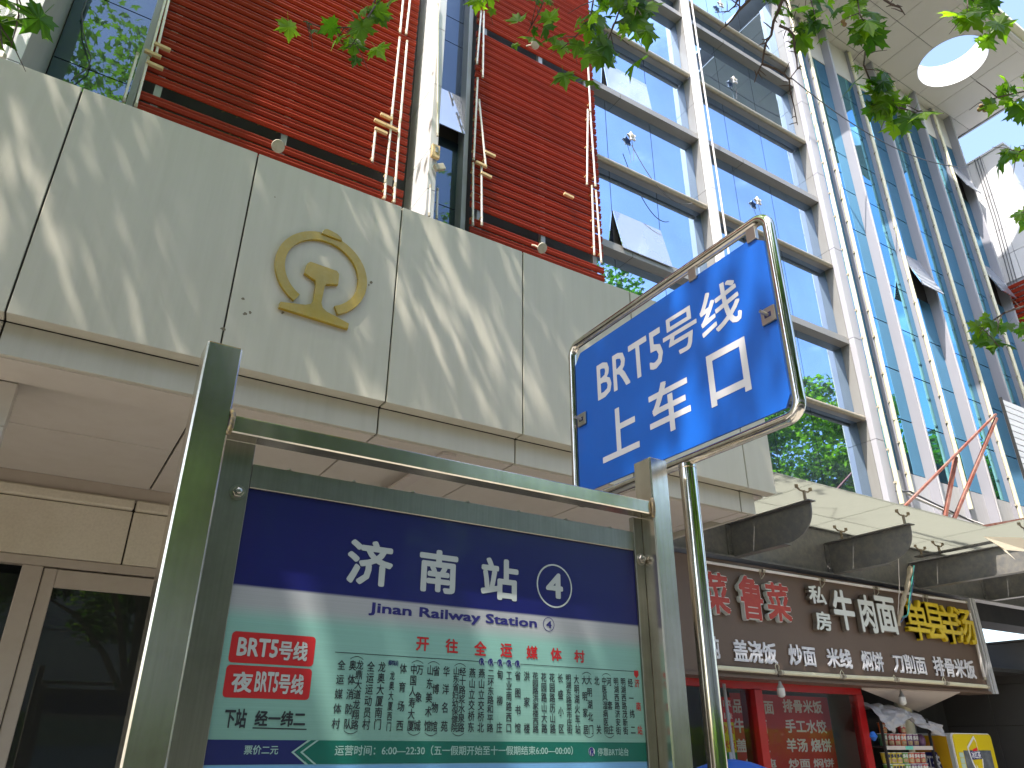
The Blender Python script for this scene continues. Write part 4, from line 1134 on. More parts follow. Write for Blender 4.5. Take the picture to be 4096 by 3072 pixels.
for ch, bl, tr in (('单', z8(655, 1035), z8(830, 520)), ('县', z8(905, 1040), z8(1060, 565)), ('羊', z8(1120, 1085), z8(1270, 605)), ('汤', z8(1330, 1090), z8(1460, 635))):
    big(ch, bl, tr, None, dep=DL, off=0.018, outline=MT['letyellowshade'], fac=MT['letyellow'])
mb = MB()
for body, bl, tr in (('饨', z7(172, 1385), z7(296, 1125)), ('盖浇饭', z7(500, 1430), z7(998, 1205)), ('炒面', z7(1185, 1472), z7(1475, 1245)), ('米线', z7(1655, 1500), z7(1915, 1285)), ('焖饼', z8(28, 1460), z8(270, 1218)), ('刀削面', z8(455, 1487), z8(845, 1272)), ('排骨米饭', z8(1005, 1532), z8(1505, 1325))):
    a = atY(*bl, YB - 0.03); b = atY(*tr, YB - 0.03)
    mb = MB(); glyphs(mb, body, (a[0], YB - 0.008, a[2]), (b[0], YB - 0.008, b[2]), UX, UZ, NY, 'bb', 0.024, depth=0.012)
    rawbuild(mb, 'menu_word', MT['letwhite2'], SG)

def px_tube(name, p0, p1, y, r, m, label, cat, group=None, extra=None):
    a = atY(*p0, y); b = atY(*p1, y)
    t = thing(name, label, cat, (a + b) / 2, group)
    MB().tube([a, b], r, 10).build('tube', m, t, smooth=True)
    for P, o in ((a, b), (b, a)):
        d = (o - P) / np.linalg.norm(o - P)
        MB().tube([P - d * 0.008, P + d * 0.03], r * 1.18, 8).build('end_cap', MT['lampcase'], t, smooth=True)
    if extra:
        for q in extra:
            P = a + (b - a) * q
            MB().box(P[0] - 0.012, P[0] + 0.012, P[1] - 0.01, y + 0.05, P[2] - 0.006, P[2] + 0.006).build('clip', MT['ballast'], t)
    return t
hzp = lambda x, y: (2730 + x / 1.619, 2048 + y / 1.619)
top = [((95, 315), (500, 380)), ((520, 380), (885, 437)), ((910, 440), (1235, 490)), ((1260, 495), (1420, 519)), ((1430, 521), (1555, 545)), ((1575, 548), (1835, 585))]
names = ['leftmost, beside the chrome pole', 'second from the left', 'above the small white characters', 'above the white noodle characters', 'behind the taped cable bundle', 'rightmost, above the yellow characters']
for (a, b), nm in zip(top, names):
    px_tube('sign_light_tube', hzp(*a), hzp(*b), YB - 0.05, 0.016, MT['tube'], 'pinkish light tube along the top of the brown signboard, ' + nm, 'light tube', 'light tubes around the signboard')
low = [((170, 1003), (600, 1037)), ((635, 1040), (1020, 1065)), ((1040, 1067), (1370, 1083)), ((1385, 1085), (1690, 1107)), ((1710, 1110), (1975, 1132))]
names = ['leftmost, beside the chrome pole', 'above the hanging bulb', 'third from the left', 'fourth from the left', 'rightmost, ending at the white edge']
for (a, b), nm in zip(low, names):
    px_tube('sign_light_tube', hzp(*a), hzp(*b), YB - 0.07, 0.024, MT['creamtube'], 'thick dusty tube under the brown signboard, ' + nm, 'light tube', 'light tubes around the signboard')
px_tube('sign_light_tube', hzp(1855, 640), hzp(1960, 1085), YB - 0.05, 0.020, MT['tube'], 'upright light tube at the right end of the brown signboard', 'light tube', 'light tubes around the signboard')
for k, (x, y) in enumerate(((510, 372), (900, 430), (1250, 490), (1567, 545))):
    a = atY(*hzp(x - 10, y), YB - 0.05); b = atY(*hzp(x, y + 62), YB - 0.06); c = atY(*hzp(x + 22, y + 30), YB - 0.05)
    d = atY(*hzp(x + 10, y + 2), YB - 0.05)
    MB().tube([a, (a + b) / 2 + [-.01, 0, 0], b, c, d], 0.005, 6).build('wire_loop', MT['lampcase'], SG, smooth=True)
for k, (x, y) in enumerate(((615, 1000), (1035, 1045), (1375, 1075), (1695, 1085))):
    P = atY(*hzp(x, y + 15), YB - 0.07)
    MB().tube([P + [-0.02, 0, -0.02], P + [-0.03, 0, 0.03], P + [0.0, 0, 0.06], P + [0.03, 0, 0.03], P + [0.02, 0, -0.02]], 0.004, 6).build('wire_loop', MT['creamtube'], SG, smooth=True)

# taped cable bundle hanging across the sign
def wobble(pts, amp, seed):
    r_ = random.Random(seed); out = []
    for i in range(len(pts) - 1):
        for k in range(5):
            t = k / 5; p = np.array(pts[i]) * (1 - t) + np.array(pts[i + 1]) * t
            out.append(p + np.array([r_.uniform(-amp, amp) for _ in range(3)]))
    out.append(np.array(pts[-1])); return out
CB = thing('cable_bundle', 'taped beige cable bundle with teal and blue wires hanging over the brown signboard', 'cable', atY(*z8(640, 200), 5.6))
P0 = atY(*z8(655, 60), 5.62); P1 = atY(*z8(600, 330), 5.68); P2 = atY(*z8(530, 600), 5.76); P3 = atY(*z8(480, 850), 5.86)
MB().tube(wobble([P0, P1, P2, P3], 0.006, 1), [0.03 + 0.008 * math.sin(k * 1.7) for k in range(16)], 9).build('taped_sleeve', mat('tape_wrap', (0.46, 0.40, 0.30), 0.8, noise=(30, 0.7, (0.30, 0.25, 0.18)), bump=(60, 0.6, 0.01)), CB, smooth=True)
MB().tube(wobble([P0 + [0.03, -0.03, 0.02], P1 + [0.045, -0.03, 0], P2 + [0.04, -0.03, -0.1], P3 + [0, -0.04, 0.08]], 0.004, 2), 0.009, 6).build('teal_wire', mat('teal_wire', (0.05, 0.30, 0.27), 0.4), CB, smooth=True)
MB().tube(wobble([P0 + [0.05, -0.02, 0.02], P1 + [0.10, -0.02, 0], P2 + [0.09, -0.03, -0.06], P3 + [0, -0.04, 0.03]], 0.008, 3), 0.006, 6).build('blue_wire', mat('blue_wire', (0.12, 0.22, 0.42), 0.4), CB, smooth=True)
MB().tube(wobble([atY(*z8(485, -50), 5.3), atY(*z8(500, 330), 5.5), atY(*z8(478, 700), 5.8)], 0.003, 4), 0.005, 6).build('thin_wire', MT['tube'], CB, smooth=True)

# ================================================================== SHOP FRONT
YW = 6.2
SH = thing('restaurant_shopfront', 'restaurant front with red framed glass below the brown signboard', 'shop', (7.5, YW, 0))
MB().box(5.1, 8.87, YW, YW + 0.10, 2.105, 2.25).build('red_frame', MT['shopred'], SH, bevel=0.003)
MB().box(6.955, 7.075, YW - 0.02, YW + 0.20, 0.01, 2.104).build('red_frame', MT['shopred'], SH, bevel=0.003)
MB().box(8.745, 8.87, YW - 0.01, YW + 0.10, 0.01, 2.104).build('red_frame', MT['shopred'], SH, bevel=0.003)
MB().box(5.1, 5.2, YW, YW + 0.10, 0.01, 2.104).build('red_frame', MT['shopred'], SH, bevel=0.003)
rawbuild(MB().quad((5.2, YW + 0.05, 0.1), (6.95, YW + 0.05, 0.1), (6.95, YW + 0.05, 2.104), (5.2, YW + 0.05, 2.104)), 'shop_window', MT['shopglass'], SH)
rawbuild(MB().quad((7.078, YW + 0.03, 0.1), (8.743, YW + 0.03, 0.1), (8.743, YW + 0.03, 2.104), (7.078, YW + 0.03, 2.104)), 'shop_window', MT['shopglass'], SH)
MB().box(5.1, 5.12, YW + 0.1, 9.0, 0.01, 2.35).box(8.87, 8.9, YW + 0.11, 9.0, 0.01, 2.35).box(5.1, 8.9, 8.98, 9.0, 0.01, 2.35).build('shop_room_wall', MT['greyclad'], SH)
MB().box(5.1, 8.9, YW + 0.11, 9.0, 2.36, 2.4).build('shop_ceiling', MT['greyclad'], SH)
# lit strip lamp inside
lm = MB().box(6.55, 7.0, 7.9, 7.96, 2.27, 2.30).build('ceiling_lamp', mat('lamp_on', (0.9, 0.95, 0.9), 0.5, emit=((0.85, 1.0, 0.92), 4.0)))
tag(lm, 'lit strip lamp on the ceiling inside the restaurant, seen through the glass', 'lamp')
# menu poster hanging inside the window
YPo = 6.62
z4r = lambda x, y: (2730 + x / 3.301, 2650 + y / 3.301)
pa = atY(*z4r(620, 420), YPo); pb = atY(*z4r(1870, 440), YPo)
MPo = thing('menu_poster', 'large red menu poster with white dish names hanging behind the shop glass', 'poster', (pa[0], YPo, 1.5))
PP = MB().box(pa[0], pb[0] + 0.05, YPo, YPo + 0.004, 0.6, (pa[2] + pb[2]) / 2).build('poster_sheet', MT['posterred'], MPo)
for body, bl, tr in (('品刀削面', (670, 668), (1190, 500)), ('排骨米饭', (1335, 660), (1830, 505)), ('牛肉面', (690, 930), (1105, 745)), ('手工水饺', (1370, 930), (1885, 760)), ('盖浇饭', (720, 1190), (1140, 1010)), ('羊汤 烧饼', (1385, 1185), (1950, 1005)), ('馄饨', (830, 1395), (1230, 1270)), ('炒面 焖饼', (1410, 1395), (1990, 1265))):
    a = atY(*z4r(*bl), YPo); b = atY(*z4r(*tr), YPo); mb = MB()
    glyphs(mb, body, (a[0], YPo - 0.001, a[2]), (b[0], YPo - 0.001, b[2]), UX, UZ, NY, 'bb', 0.03)
    rawbuild(mb, 'lettering', MT['postertext'], PP)
YPs = 6.4
SP = thing('dish_strip_poster', 'narrow red, yellow and green poster strip left of the menu poster', 'poster', atY(*z4r(520, 700), YPs))
xa = atY(*z4r(430, 450), YPs)[0]; xb = atY(*z4r(620, 450), YPs)[0] + 0.02
zz = [atY(*z4r(430, 450), YPs)[2], atY(*z4r(480, 785), YPs)[2], atY(*z4r(530, 1185), YPs)[2], atY(*z4r(540, 1400), YPs)[2]]
for k, (m, w1, w2) in enumerate(((MT['pr'], '川菜', '川味'), (MT['py'], '炒菜', '米饭'), (MT['pg'], '', ''))):
    s_ = MB().box(xa, xb, YPs, YPs + 0.003, zz[k + 1], zz[k]).build('poster_sheet', m, SP)
    h = (zz[k] - zz[k + 1]) / 2
    for q, w_ in enumerate((w1, w2)):
        if w_:
            mb = MB(); glyphs(mb, w_, (xa + 0.03, YPs - 0.001, zz[k] - h * (q + 1) + 0.03), (xb - 0.01, YPs - 0.001, zz[k] - h * q - 0.03), UX, UZ, NY, 'em', 0.02)
            rawbuild(mb, 'lettering', MT['postertext'] if k == 0 else MT['pr'], s_)
a = atY(*z4r(545, 280), 6.15); b = atY(*z4r(680, 1290), 6.15)
tag(MB().tube([a, b + (b - a) * 1.2], 0.018, 8).build('thin_pole', MT['mull'], smooth=True), 'thin dark grey pole standing in front of the narrow poster strip', 'pole')
# hanging bulbs
def bulb(px, py, y, label):
    P = atY(px, py, y)
    t = thing('light_bulb', label, 'light bulb', P, 'bulbs hanging under the signboard')
    MB().tube([P + [0, 0, 0.03], P + [0.004, 0.01, 0.12]], 0.004, 6).build('cord', MT['black'], t, smooth=True)
    MB().lathe(P + [0, 0, 0.045], (0, 0, -1), [(0, 0.014), (0.028, 0.018), (0.05, 0.030), (0.07, 0.040)], 18).build('bulb_base', MT['bulbbase'], t, smooth=True)
    MB().lathe(P + [0, 0, -0.025], (0, 0, -1), [(0, 0.040), (0.03, 0.042), (0.07, 0.040), (0.085, 0.030), (0.092, 0.008)], 18).build('bulb_glass', MT['bulb'], t, smooth=True)
bulb(2730 + 633 / 1.619, 2048 + 1125 / 1.619, 5.85, 'white bulb hanging in front of the red door frame')
bulb(2730 + 1418 / 1.619, 2048 + 1185 / 1.619, 5.95, 'white bulb hanging under the sloping board above the noodle shelf')
# sloping board under the sign, right of the window
h2 = lambda x, y, yy: atY(3400 + x / 3.178, 2550 + y / 3.178, yy)
q = [h2(150, 660, 6.05), h2(1400, 700, 5.85), h2(870, 945, 6.55), h2(400, 760, 7.0)]
mb = MB(); mb.quad(q[0], q[1], q[2], q[3]); mb.quad(*[p + [0, 0, 0.02] for p in q])
for i in range(4): mb.quad(q[i], q[(i + 1) % 4], q[(i + 1) % 4] + [0, 0, 0.02], q[i] + [0, 0, 0.02])
tag(mb.build('sloping_board', MT['offwhite']), 'pale sloping board under the right end of the signboard', 'board')
# pale round column and dark alcove behind shelves
tag(MB().tube([(10.28, 6.6, 0), (10.28, 6.6, 2.36)], 0.10, 20).build('round_column', MT['creamtube'], smooth=True), 'pale round column rising behind the yellow fridge', 'column')
MB().box(8.9, 12.6, 7.4, 7.45, 0.01, 3.0).build('alcove_wall', MT['dark'], SH)
MB().box(8.9, 12.6, 6.0, 7.4, 2.5, 2.55).build('alcove_ceiling', MT['dark'], SH)
for x in (10.75, 10.95):
    MB().box(x, x + 0.02, 6.9, 6.93, 0.01, 2.5).build('conduit', MT['mull'], SH)

# ---------------- shelf with noodle cups
YSH = 6.05
SF = thing('shelf_rack', 'dark shelving rack stocked with instant noodle cups beside the red frame', 'shelf', (9.4, 6.3, 0))
x0, x1 = 8.93, 9.86
MB().box(x0, x1, YSH, YSH + 0.38, 1.525, 1.545).build('shelf_board', MT['black'], SF)
s1 = MB().box(x0, x1, YSH - 0.006, YSH - 0.001, 1.505, 1.548).build('price_rail', MT['offwhite'], SF)
MB().box(9.30, 9.45, YSH - 0.009, YSH - 0.0065, 1.508, 1.546).build('price_card', mat('mint_card', (0.15, 0.5, 0.4), 0.5), s1)
MB().box(x0, x1, YSH, YSH + 0.38, 1.20, 1.22).build('shelf_board', MT['black'], SF)
MB().box(x0, x1, YSH + 0.36, YSH + 0.38, 0.01, 1.86).build('rack_back', MT['dark'], SF)
for x in (x0 - 0.02, x1):
    MB().box(x, x + 0.02, YSH - 0.01, YSH + 0.02, 0.01, 1.86).build('rack_upright', MT['black'], SF)
    MB().box(x, x + 0.02, YSH + 0.33, YSH + 0.36, 0.01, 1.86).build('rack_upright', MT['black'], SF)
cupc = {'red': (0.42, 0.02, 0.02), 'yellow': (0.62, 0.50, 0.03), 'green': (0.10, 0.30, 0.04), 'orange': (0.60, 0.13, 0.02), 'purple': (0.17, 0.06, 0.16), 'dark green': (0.03, 0.14, 0.06)}
cupm = {k: mat('cup_' + k.replace(' ', '_'), v, 0.35, coat=0.3, noise=(25, 0.5, tuple(min(1, q * 0.6 + 0.12) for q in v))) for k, v in cupc.items()}
cupt = {'red': 'letwhite', 'yellow': 'barnavy', 'green': 'letwhite', 'orange': 'letwhite', 'purple': 'letwhite', 'dark green': 'letwhite'}
rims = mat('cup_rim', (0.7, 0.7, 0.7), 0.4)
def cup(x, y, z, r, h, col, label):
    t = thing('noodle_cup', label, 'noodle cup', (x, y, z), 'instant noodle cups on the rack')
    b = MB().lathe((x, y, z), (0, 0, 1), [(0, r * 0.78), (0.01, r * 0.80), (h * 0.9, r * 0.97), (h * 0.96, r)], 18).build('cup_body', cupm[col], t, smooth=True)
    MB().lathe((x, y, z + h * 0.96), (0, 0, 1), [(0, r * 1.04), (h * 0.035, r * 1.05), (h * 0.04, r * 0.9)], 18).build('cup_lid', rims, t, smooth=True)
    # printed patch and wordmark wrapped on the front
    mb = MB(); n = 6
    for k in range(n):
        a, c = math.radians(-150 + 20 * k), math.radians(-150 + 20 * (k + 1))
        f_ = lambda an, zz_: (x + (r * (0.80 + 0.17 * (zz_ / h)) + 0.0015) * math.cos(an), y + (r * (0.80 + 0.17 * (zz_ / h)) + 0.0015) * math.sin(an), z + zz_)
        mb.quad(f_(a, h * 0.10), f_(c, h * 0.10), f_(c, h * 0.42), f_(a, h * 0.42))
    rawbuild(mb, 'picture_patch', mat('cup_picture', (0.45, 0.33, 0.18), 0.5, noise=(60, 0.8, (0.2, 0.06, 0.02))) if 'pic' not in MT else MT['pic'], b)
    mb = MB(); glyphs(mb, '多味', (-r * 0.75, 0, h * 0.48), (r * 0.75, 0, h * 0.86), UX, UZ, NY, 'bb', 0.05)
    vs = []
    for v in mb.v:
        an = math.radians(-112) + v[0] / r; rr = r * (0.80 + 0.17 * (v[2] / h)) + 0.003
        vs.append((x + rr * math.cos(an), y + rr * math.sin(an), z + v[2]))
    mb.v = vs; rawbuild(mb, 'wordmark', MT[cupt[col]], b)
MT['pic'] = mat('cup_picture', (0.45, 0.33, 0.18), 0.5, noise=(60, 0.8, (0.2, 0.06, 0.02)))
row_u = ['dark green', 'red', 'red', 'orange', 'purple', 'purple']
for k, c_ in enumerate(row_u):
    cup(9.03 + 0.125 * k, YSH + 0.09, 1.546, 0.056, 0.135, c_, '%s noodle cup on the upper shelf, %s from the left' % (c_, ['first', 'second', 'third', 'fourth', 'fifth', 'sixth'][k]))
cup(9.08, YSH + 0.10, 1.685, 0.052, 0.12, 'orange', 'orange noodle cup stacked on top at the left, under the tarpaulin')
cup(9.46, YSH + 0.10, 1.685, 0.056, 0.13, 'red', 'red noodle cup stacked on top in the middle, under the tarpaulin')
row_m = ['yellow', 'yellow', 'yellow', 'green', 'orange', 'red', 'red']
for k, c_ in enumerate(row_m):
    cup(9.02 + 0.118 * k, YSH + 0.09, 1.359, 0.055, 0.118, c_, '%s noodle cup in the upper row of the lower shelf, %s from the left' % (c_, ['first', 'second', 'third', 'fourth', 'fifth', 'sixth', 'seventh'][k]))
row_l = ['green', 'yellow', 'yellow', 'green', 'purple', 'purple', 'red']
for k, c_ in enumerate(row_l):
    cup(9.03 + 0.118 * k, YSH + 0.09, 1.221, 0.055, 0.132, c_, '%s noodle cup in the bottom row, %s from the left' % (c_, ['first', 'second', 'third', 'fourth', 'fifth', 'sixth', 'seventh'][k]))
pk = MB().lathe((9.80, YSH + 0.10, 1.546), (0, 0, 1), [(0, 0.045), (0.03, 0.058), (0.08, 0.060), (0.11, 0.05), (0.135, 0.03)], 12).build('noodle_bag', cupm['purple'], smooth=True)
tag(pk, 'purple noodle bag at the right end of the upper shelf', 'snack bag')

# tarpaulin draped over the rack
def drape(nx, ny):
    mb = MB(); r_ = random.Random(5)
    for j in range(ny + 1):
        for i in range(nx + 1):
            u, v = i / nx, j / ny
            x = 8.86 + 1.20 * u
            zt_ = 2.02 - 0.02 * u - 0.20 * max(0, u - 0.35) ** 1.3 - 0.16 * math.exp(-((u - 0.12) / 0.09) ** 2) * 0
            low_ = 1.70 + 0.17 * math.exp(-((u - 0.42) / 0.17) ** 2) - 0.02 * u
            if u > 0.75: low_ = 1.70 - 0.0 * u
            z_ = zt_ + (low_ - zt_) * v
            y_ = YSH + 0.16 - 0.24 * math.sin(min(1, v * 1.1) * math.pi / 2) + 0.030 * math.sin(u * 19 + v * 6 + 2 * math.sin(v * 5)) * (0.3 + v) + 0.016 * math.sin(u * 47 - v * 9) + 0.010 * math.sin(v * 23 + u * 11)
            mb.v.append((x, y_, z_ + 0.012 * math.sin(u * 31) + 0.02 * math.sin(u * 9 + v * 9) * v - 0.03 * max(0, u - 0.7) * v))
    for j in range(ny):
        for i in range(nx):
            a = j * (nx + 1) + i; mb.f.append((a, a + 1, a + nx + 2, a + nx + 1))
    # top going back
    k0 = len(mb.v)
    for j in range(3):
        for i in range(nx + 1):
            u = i / nx; x = 8.86 + 1.20 * u; v = (j + 1) / 3
            mb.v.append((x, YSH + 0.16 + 0.34 * v, 2.02 - 0.02 * u - 0.2 * max(0, u - 0.35) ** 1.3 + 0.012 * math.sin(u * 31) - 0.04 * v))
    for i in range(nx): mb.f.append((i, i + 1, k0 + i + 1, k0 + i))
    for j in range(2):
        for i in range(nx):
            a = k0 + j * (nx + 1) + i; mb.f.append((a, a + 1, a + nx + 2, a + nx + 1))
    return mb
tp = drape(90, 22).build('tarpaulin', MT['tarp'], smooth=True)
sm = tp.modifiers.new('s', 'SOLIDIFY'); sm.thickness = 0.004
tag(tp, 'crumpled grey tarpaulin draped over the top of the noodle rack', 'tarpaulin')
MB_ = MB().tube([h2(285, 1215, 6.0), h2(300, 1260, 5.98), h2(305, 1300, 6.0)], [0.03, 0.045, 0.02], 8).build('blue_bag', mat('blue_bag', (0.02, 0.15, 0.6), 0.4), smooth=True)
tag(MB_, 'bright blue plastic bag tucked between red frame and noodle rack', 'bag')

# ---------------- yellow drinks fridge
YFR = 5.98
FR = thing('drinks_fridge', 'yellow drinks fridge with iced tea lettering right of the noodle rack', 'fridge', (10.5, 6.3, 0))
c1, c2 = atY(2730 + 1745 / 1.619, 2048 + 1445 / 1.619, YFR), atY(2730 + 1985 / 1.619, 2048 + 1422 / 1.619, YFR)
fx0, fx1 = c1[0], c2[0] + 0.02
fz = 1.700
def rrect(x0, x1, z0, z1, r, n=5):
    poly = []
    for cx_, cz_, s in ((x1 - r, z0 + r, -90), (x1 - r, z1 - r, 0), (x0 + r, z1 - r, 90), (x0 + r, z0 + r, 180)):
        for k in range(n):
            t = math.radians(s + 90 * k / (n - 1)); poly.append((cx_ + r * math.cos(t), cz_ + r * math.sin(t)))
    return poly
MB().prism(rrect(fx0 + 0.0, fx1, 0.02, fz, 0.06), (0, YFR + 0.035, 0), (1, 0, 0), (0, 0, 1), (0, 1, 0), 0.60).build('cabinet', MT['greyclad'], FR)
MB().box(fx0 - 0.004, fx0 - 0.001, YFR + 0.08, YFR + 0.62, 0.05, fz - 0.03).build('side_graphic', MT['fridgeside'], FR)
MB().prism(rrect(fx0, fx1, 0.02, fz, 0.055), (0, YFR + 0.012, 0), (1, 0, 0), (0, 0, 1), (0, 1, 0), 0.02).build('door_rim', MT['letwhite2'], FR)
DR = MB().prism(rrect(fx0 + 0.012, fx1 - 0.012, 0.03, fz - 0.012, 0.05), (0, YFR, 0), (1, 0, 0), (0, 0, 1), (0, 1, 0), 0.011).build('door', MT['fridge'], FR)
gz = 1.50
MB().box(fx0 + 0.17, fx1 - 0.10, YFR - 0.003, YFR - 0.001, 0.3, gz).build('door_window', mat('fridge_window', (0.10, 0.11, 0.12), 0.15, noise=(9, 0.7, (0.22, 0.23, 0.25))), DR)
cxm = (fx0 + fx1) / 2
lg = [(-0.16, 0.04), (0.04, 0.17), (0.07, 0.12), (0.08, -0.08), (0.14, -0.10), (0.10, -0.24), (0.02, -0.30), (-0.06, -0.16), (-0.05, -0.27), (-0.12, -0.14)]
l1 = MB().prism([(a, b) for a, b in lg[::-1]], (cxm - 0.02, YFR - 0.006, 1.50), (1, 0, 0), (0, 0, 1), (0, 1, 0), 0.002).build('logo_backing', MT['letwhite2'], DR)
MB().prism([(a * 0.84, b * 0.84 - 0.008) for a, b in lg[::-1]], (cxm - 0.02, YFR - 0.009, 1.50), (1, 0, 0), (0, 0, 1), (0, 1, 0), 0.002).build('logo_shape', MT['fridge'], l1)
MB().prism([(-0.13, 0.045), (0.10, 0.035), (0.11, -0.055), (-0.11, -0.06)], (cxm - 0.02, YFR - 0.012, 1.455), (1, 0, 0), (0, 0, 1), (0, 1, 0), 0.002).build('logo_banner', MT['navy'], l1)
MB().prism([(-0.06, 0.05), (0.05, 0.075), (0.055, 0.04), (-0.05, 0.03)], (cxm - 0.02, YFR - 0.0125, 1.46), (1, 0, 0), (0, 0, 1), (0, 1, 0), 0.002).build('logo_flash', MT['pr'], l1)
mb = MB(); glyphs(mb, '冰红茶', (cxm - 0.13, YFR - 0.0135, 1.405), (cxm + 0.075, YFR - 0.0135, 1.492), UX, UZ, NY, 'bb', 0.03); rawbuild(mb, 'lettering', MT['letwhite2'], l1)
for k in range(5):
    MB().box(fx0 + 0.06, fx0 + 0.15, YFR - 0.006, YFR - 0.003, 1.42 - 0.062 * k, 1.476 - 0.062 * k).build('price_tag', mat('mint_tag', (0.40, 0.50, 0.40), 0.6) if k == 0 else bpy.data.materials['mint_tag'], DR)
# lettering on its side panel (faces the noodle rack)
XF = fx0 - 0.005
sf = lambda x, y: atX(3350 + x / 4.916, 2850 + y / 4.916, XF)
g1 = MB().prism([(0, 0), (0.30, 0.01), (0.36, -0.26), (0.02, -0.24)], (XF - 0.002, YFR + 0.55, 1.47), (0, -1, 0), (0, 0, 1), (1, 0, 0), 0.001).build('side_banner', MT['navy'], FR)
mb = MB(); glyphs(mb, '冰红茶', (XF - 0.003, YFR + 0.54, 1.27), (XF - 0.003, YFR + 0.22, 1.45), UYn, UZ, NXn, 'bb', 0.03); rawbuild(mb, 'lettering', MT['letwhite2'], g1)
MB().prism([(0, 0), (0.26, 0.16), (0.28, 0.02), (0.02, -0.02)], (XF - 0.002, YFR + 0.52, 1.48), (0, -1, 0), (0, 0, 1), (1, 0, 0), 0.001).build('side_flash', mat('amber', (0.5, 0.2, 0.03), 0.5), FR)
# blue parasol top below the poster
bp = thing('blue_parasol', 'top of a blue parasol in front of the shop glass, at the bottom edge', 'parasol', atY(2960, 3120, 5.0))
Pc = atY(2925, 3035, 5.0)
mb = MB(); nseg = 8
for k in range(nseg):
    a, b = 2 * math.pi * k / nseg, 2 * math.pi * (k + 1) / nseg
    for j in range(5):
        r0, r1 = j / 5, (j + 1) / 5
        zf_ = lambda q: Pc[2] - 0.34 * q ** 1.7
        mb.quad(*[(Pc[0] + 0.75 * q * math.cos(t), Pc[1] + 0.75 * q * math.sin(t), zf_(q)) for q, t in ((r0, a), (r0, b), (r1, b), (r1, a))])
mb.build('canopy', MT['bluecloth'], bp)
MB().tube([(Pc[0], Pc[1], 0), (Pc[0], Pc[1], Pc[2] + 0.05)], 0.015, 8).build('shaft', MT['mull'], bp)

# ================================================================== WHITE SLATTED BILLBOARD WITH RUSTY BRACES
BB = thing('slatted_billboard', 'back of a white slatted billboard propped above the awning at the right', 'billboard', (12.5, 5.0, 5.5))
for k in range(17):
    z = 4.62 + k * 0.105
    MB().box(11.96, 14.2, 5.0, 5.02, z, z + 0.088).build('slat', MT['white'], BB)
MB().box(11.94, 11.957, 4.99, 5.03, 4.5, 6.42).build('edge_trim', MT['black'], BB)
MB().box(12.0, 14.2, 5.022, 5.05, 4.6, 6.4).build('backing_sheet', MT['mull'], BB)
bz = lambda x, y, yy: atY(3100 + x / 2.221, 1700 + y / 2.221, yy)
b1 = bz(1150, 725, 5.3); b2 = bz(1960, -95, 5.05); b3 = bz(1590, 835, 5.3); b4 = bz(1965, -60, 5.05); b5 = bz(1605, 285, 5.2); b6 = bz(1510, 815, 5.3)
for a, b, w, lb in ((b1, b2, 0.035, 'long thin rusty brace sloping up to the white billboard'), (b3, b4, 0.045, 'rusty brace with peeling white paint, right of the upright strut'), (b6, b5, 0.05, 'short rusty upright strut under the sloping braces'), (bz(1840, 900, 5.25), bz(2300, 820, 5.25), 0.04, 'red steel bar lying along the awning edge at the right')):
    tag(MB().bar(a, b, w, w * 0.8).build('steel_brace', MT['rust']), lb, 'steel brace', 'rusty braces on the awning')

# torn pale sheet on the right beam
q = [b_ for b_ in (bz(1850, 990, 4.3), bz(2200, 1000, 4.2), bz(2300, 1130, 4.2), bz(2050, 1110, 4.25), bz(2140, 1200, 4.2), bz(1990, 1080, 4.28))]
mb = MB(); mb.v = [tuple(p) for p in q]; mb.f = [(0, 1, 2, 3), (0, 3, 5), (3, 4, 5)]
tag(mb.build('torn_sheet', mat('peeling_film', (0.66, 0.58, 0.44), 0.6, trans=((0.6, 0.5, 0.35), 0.3))), 'torn cream film peeling off the awning beam at the right', 'torn film')

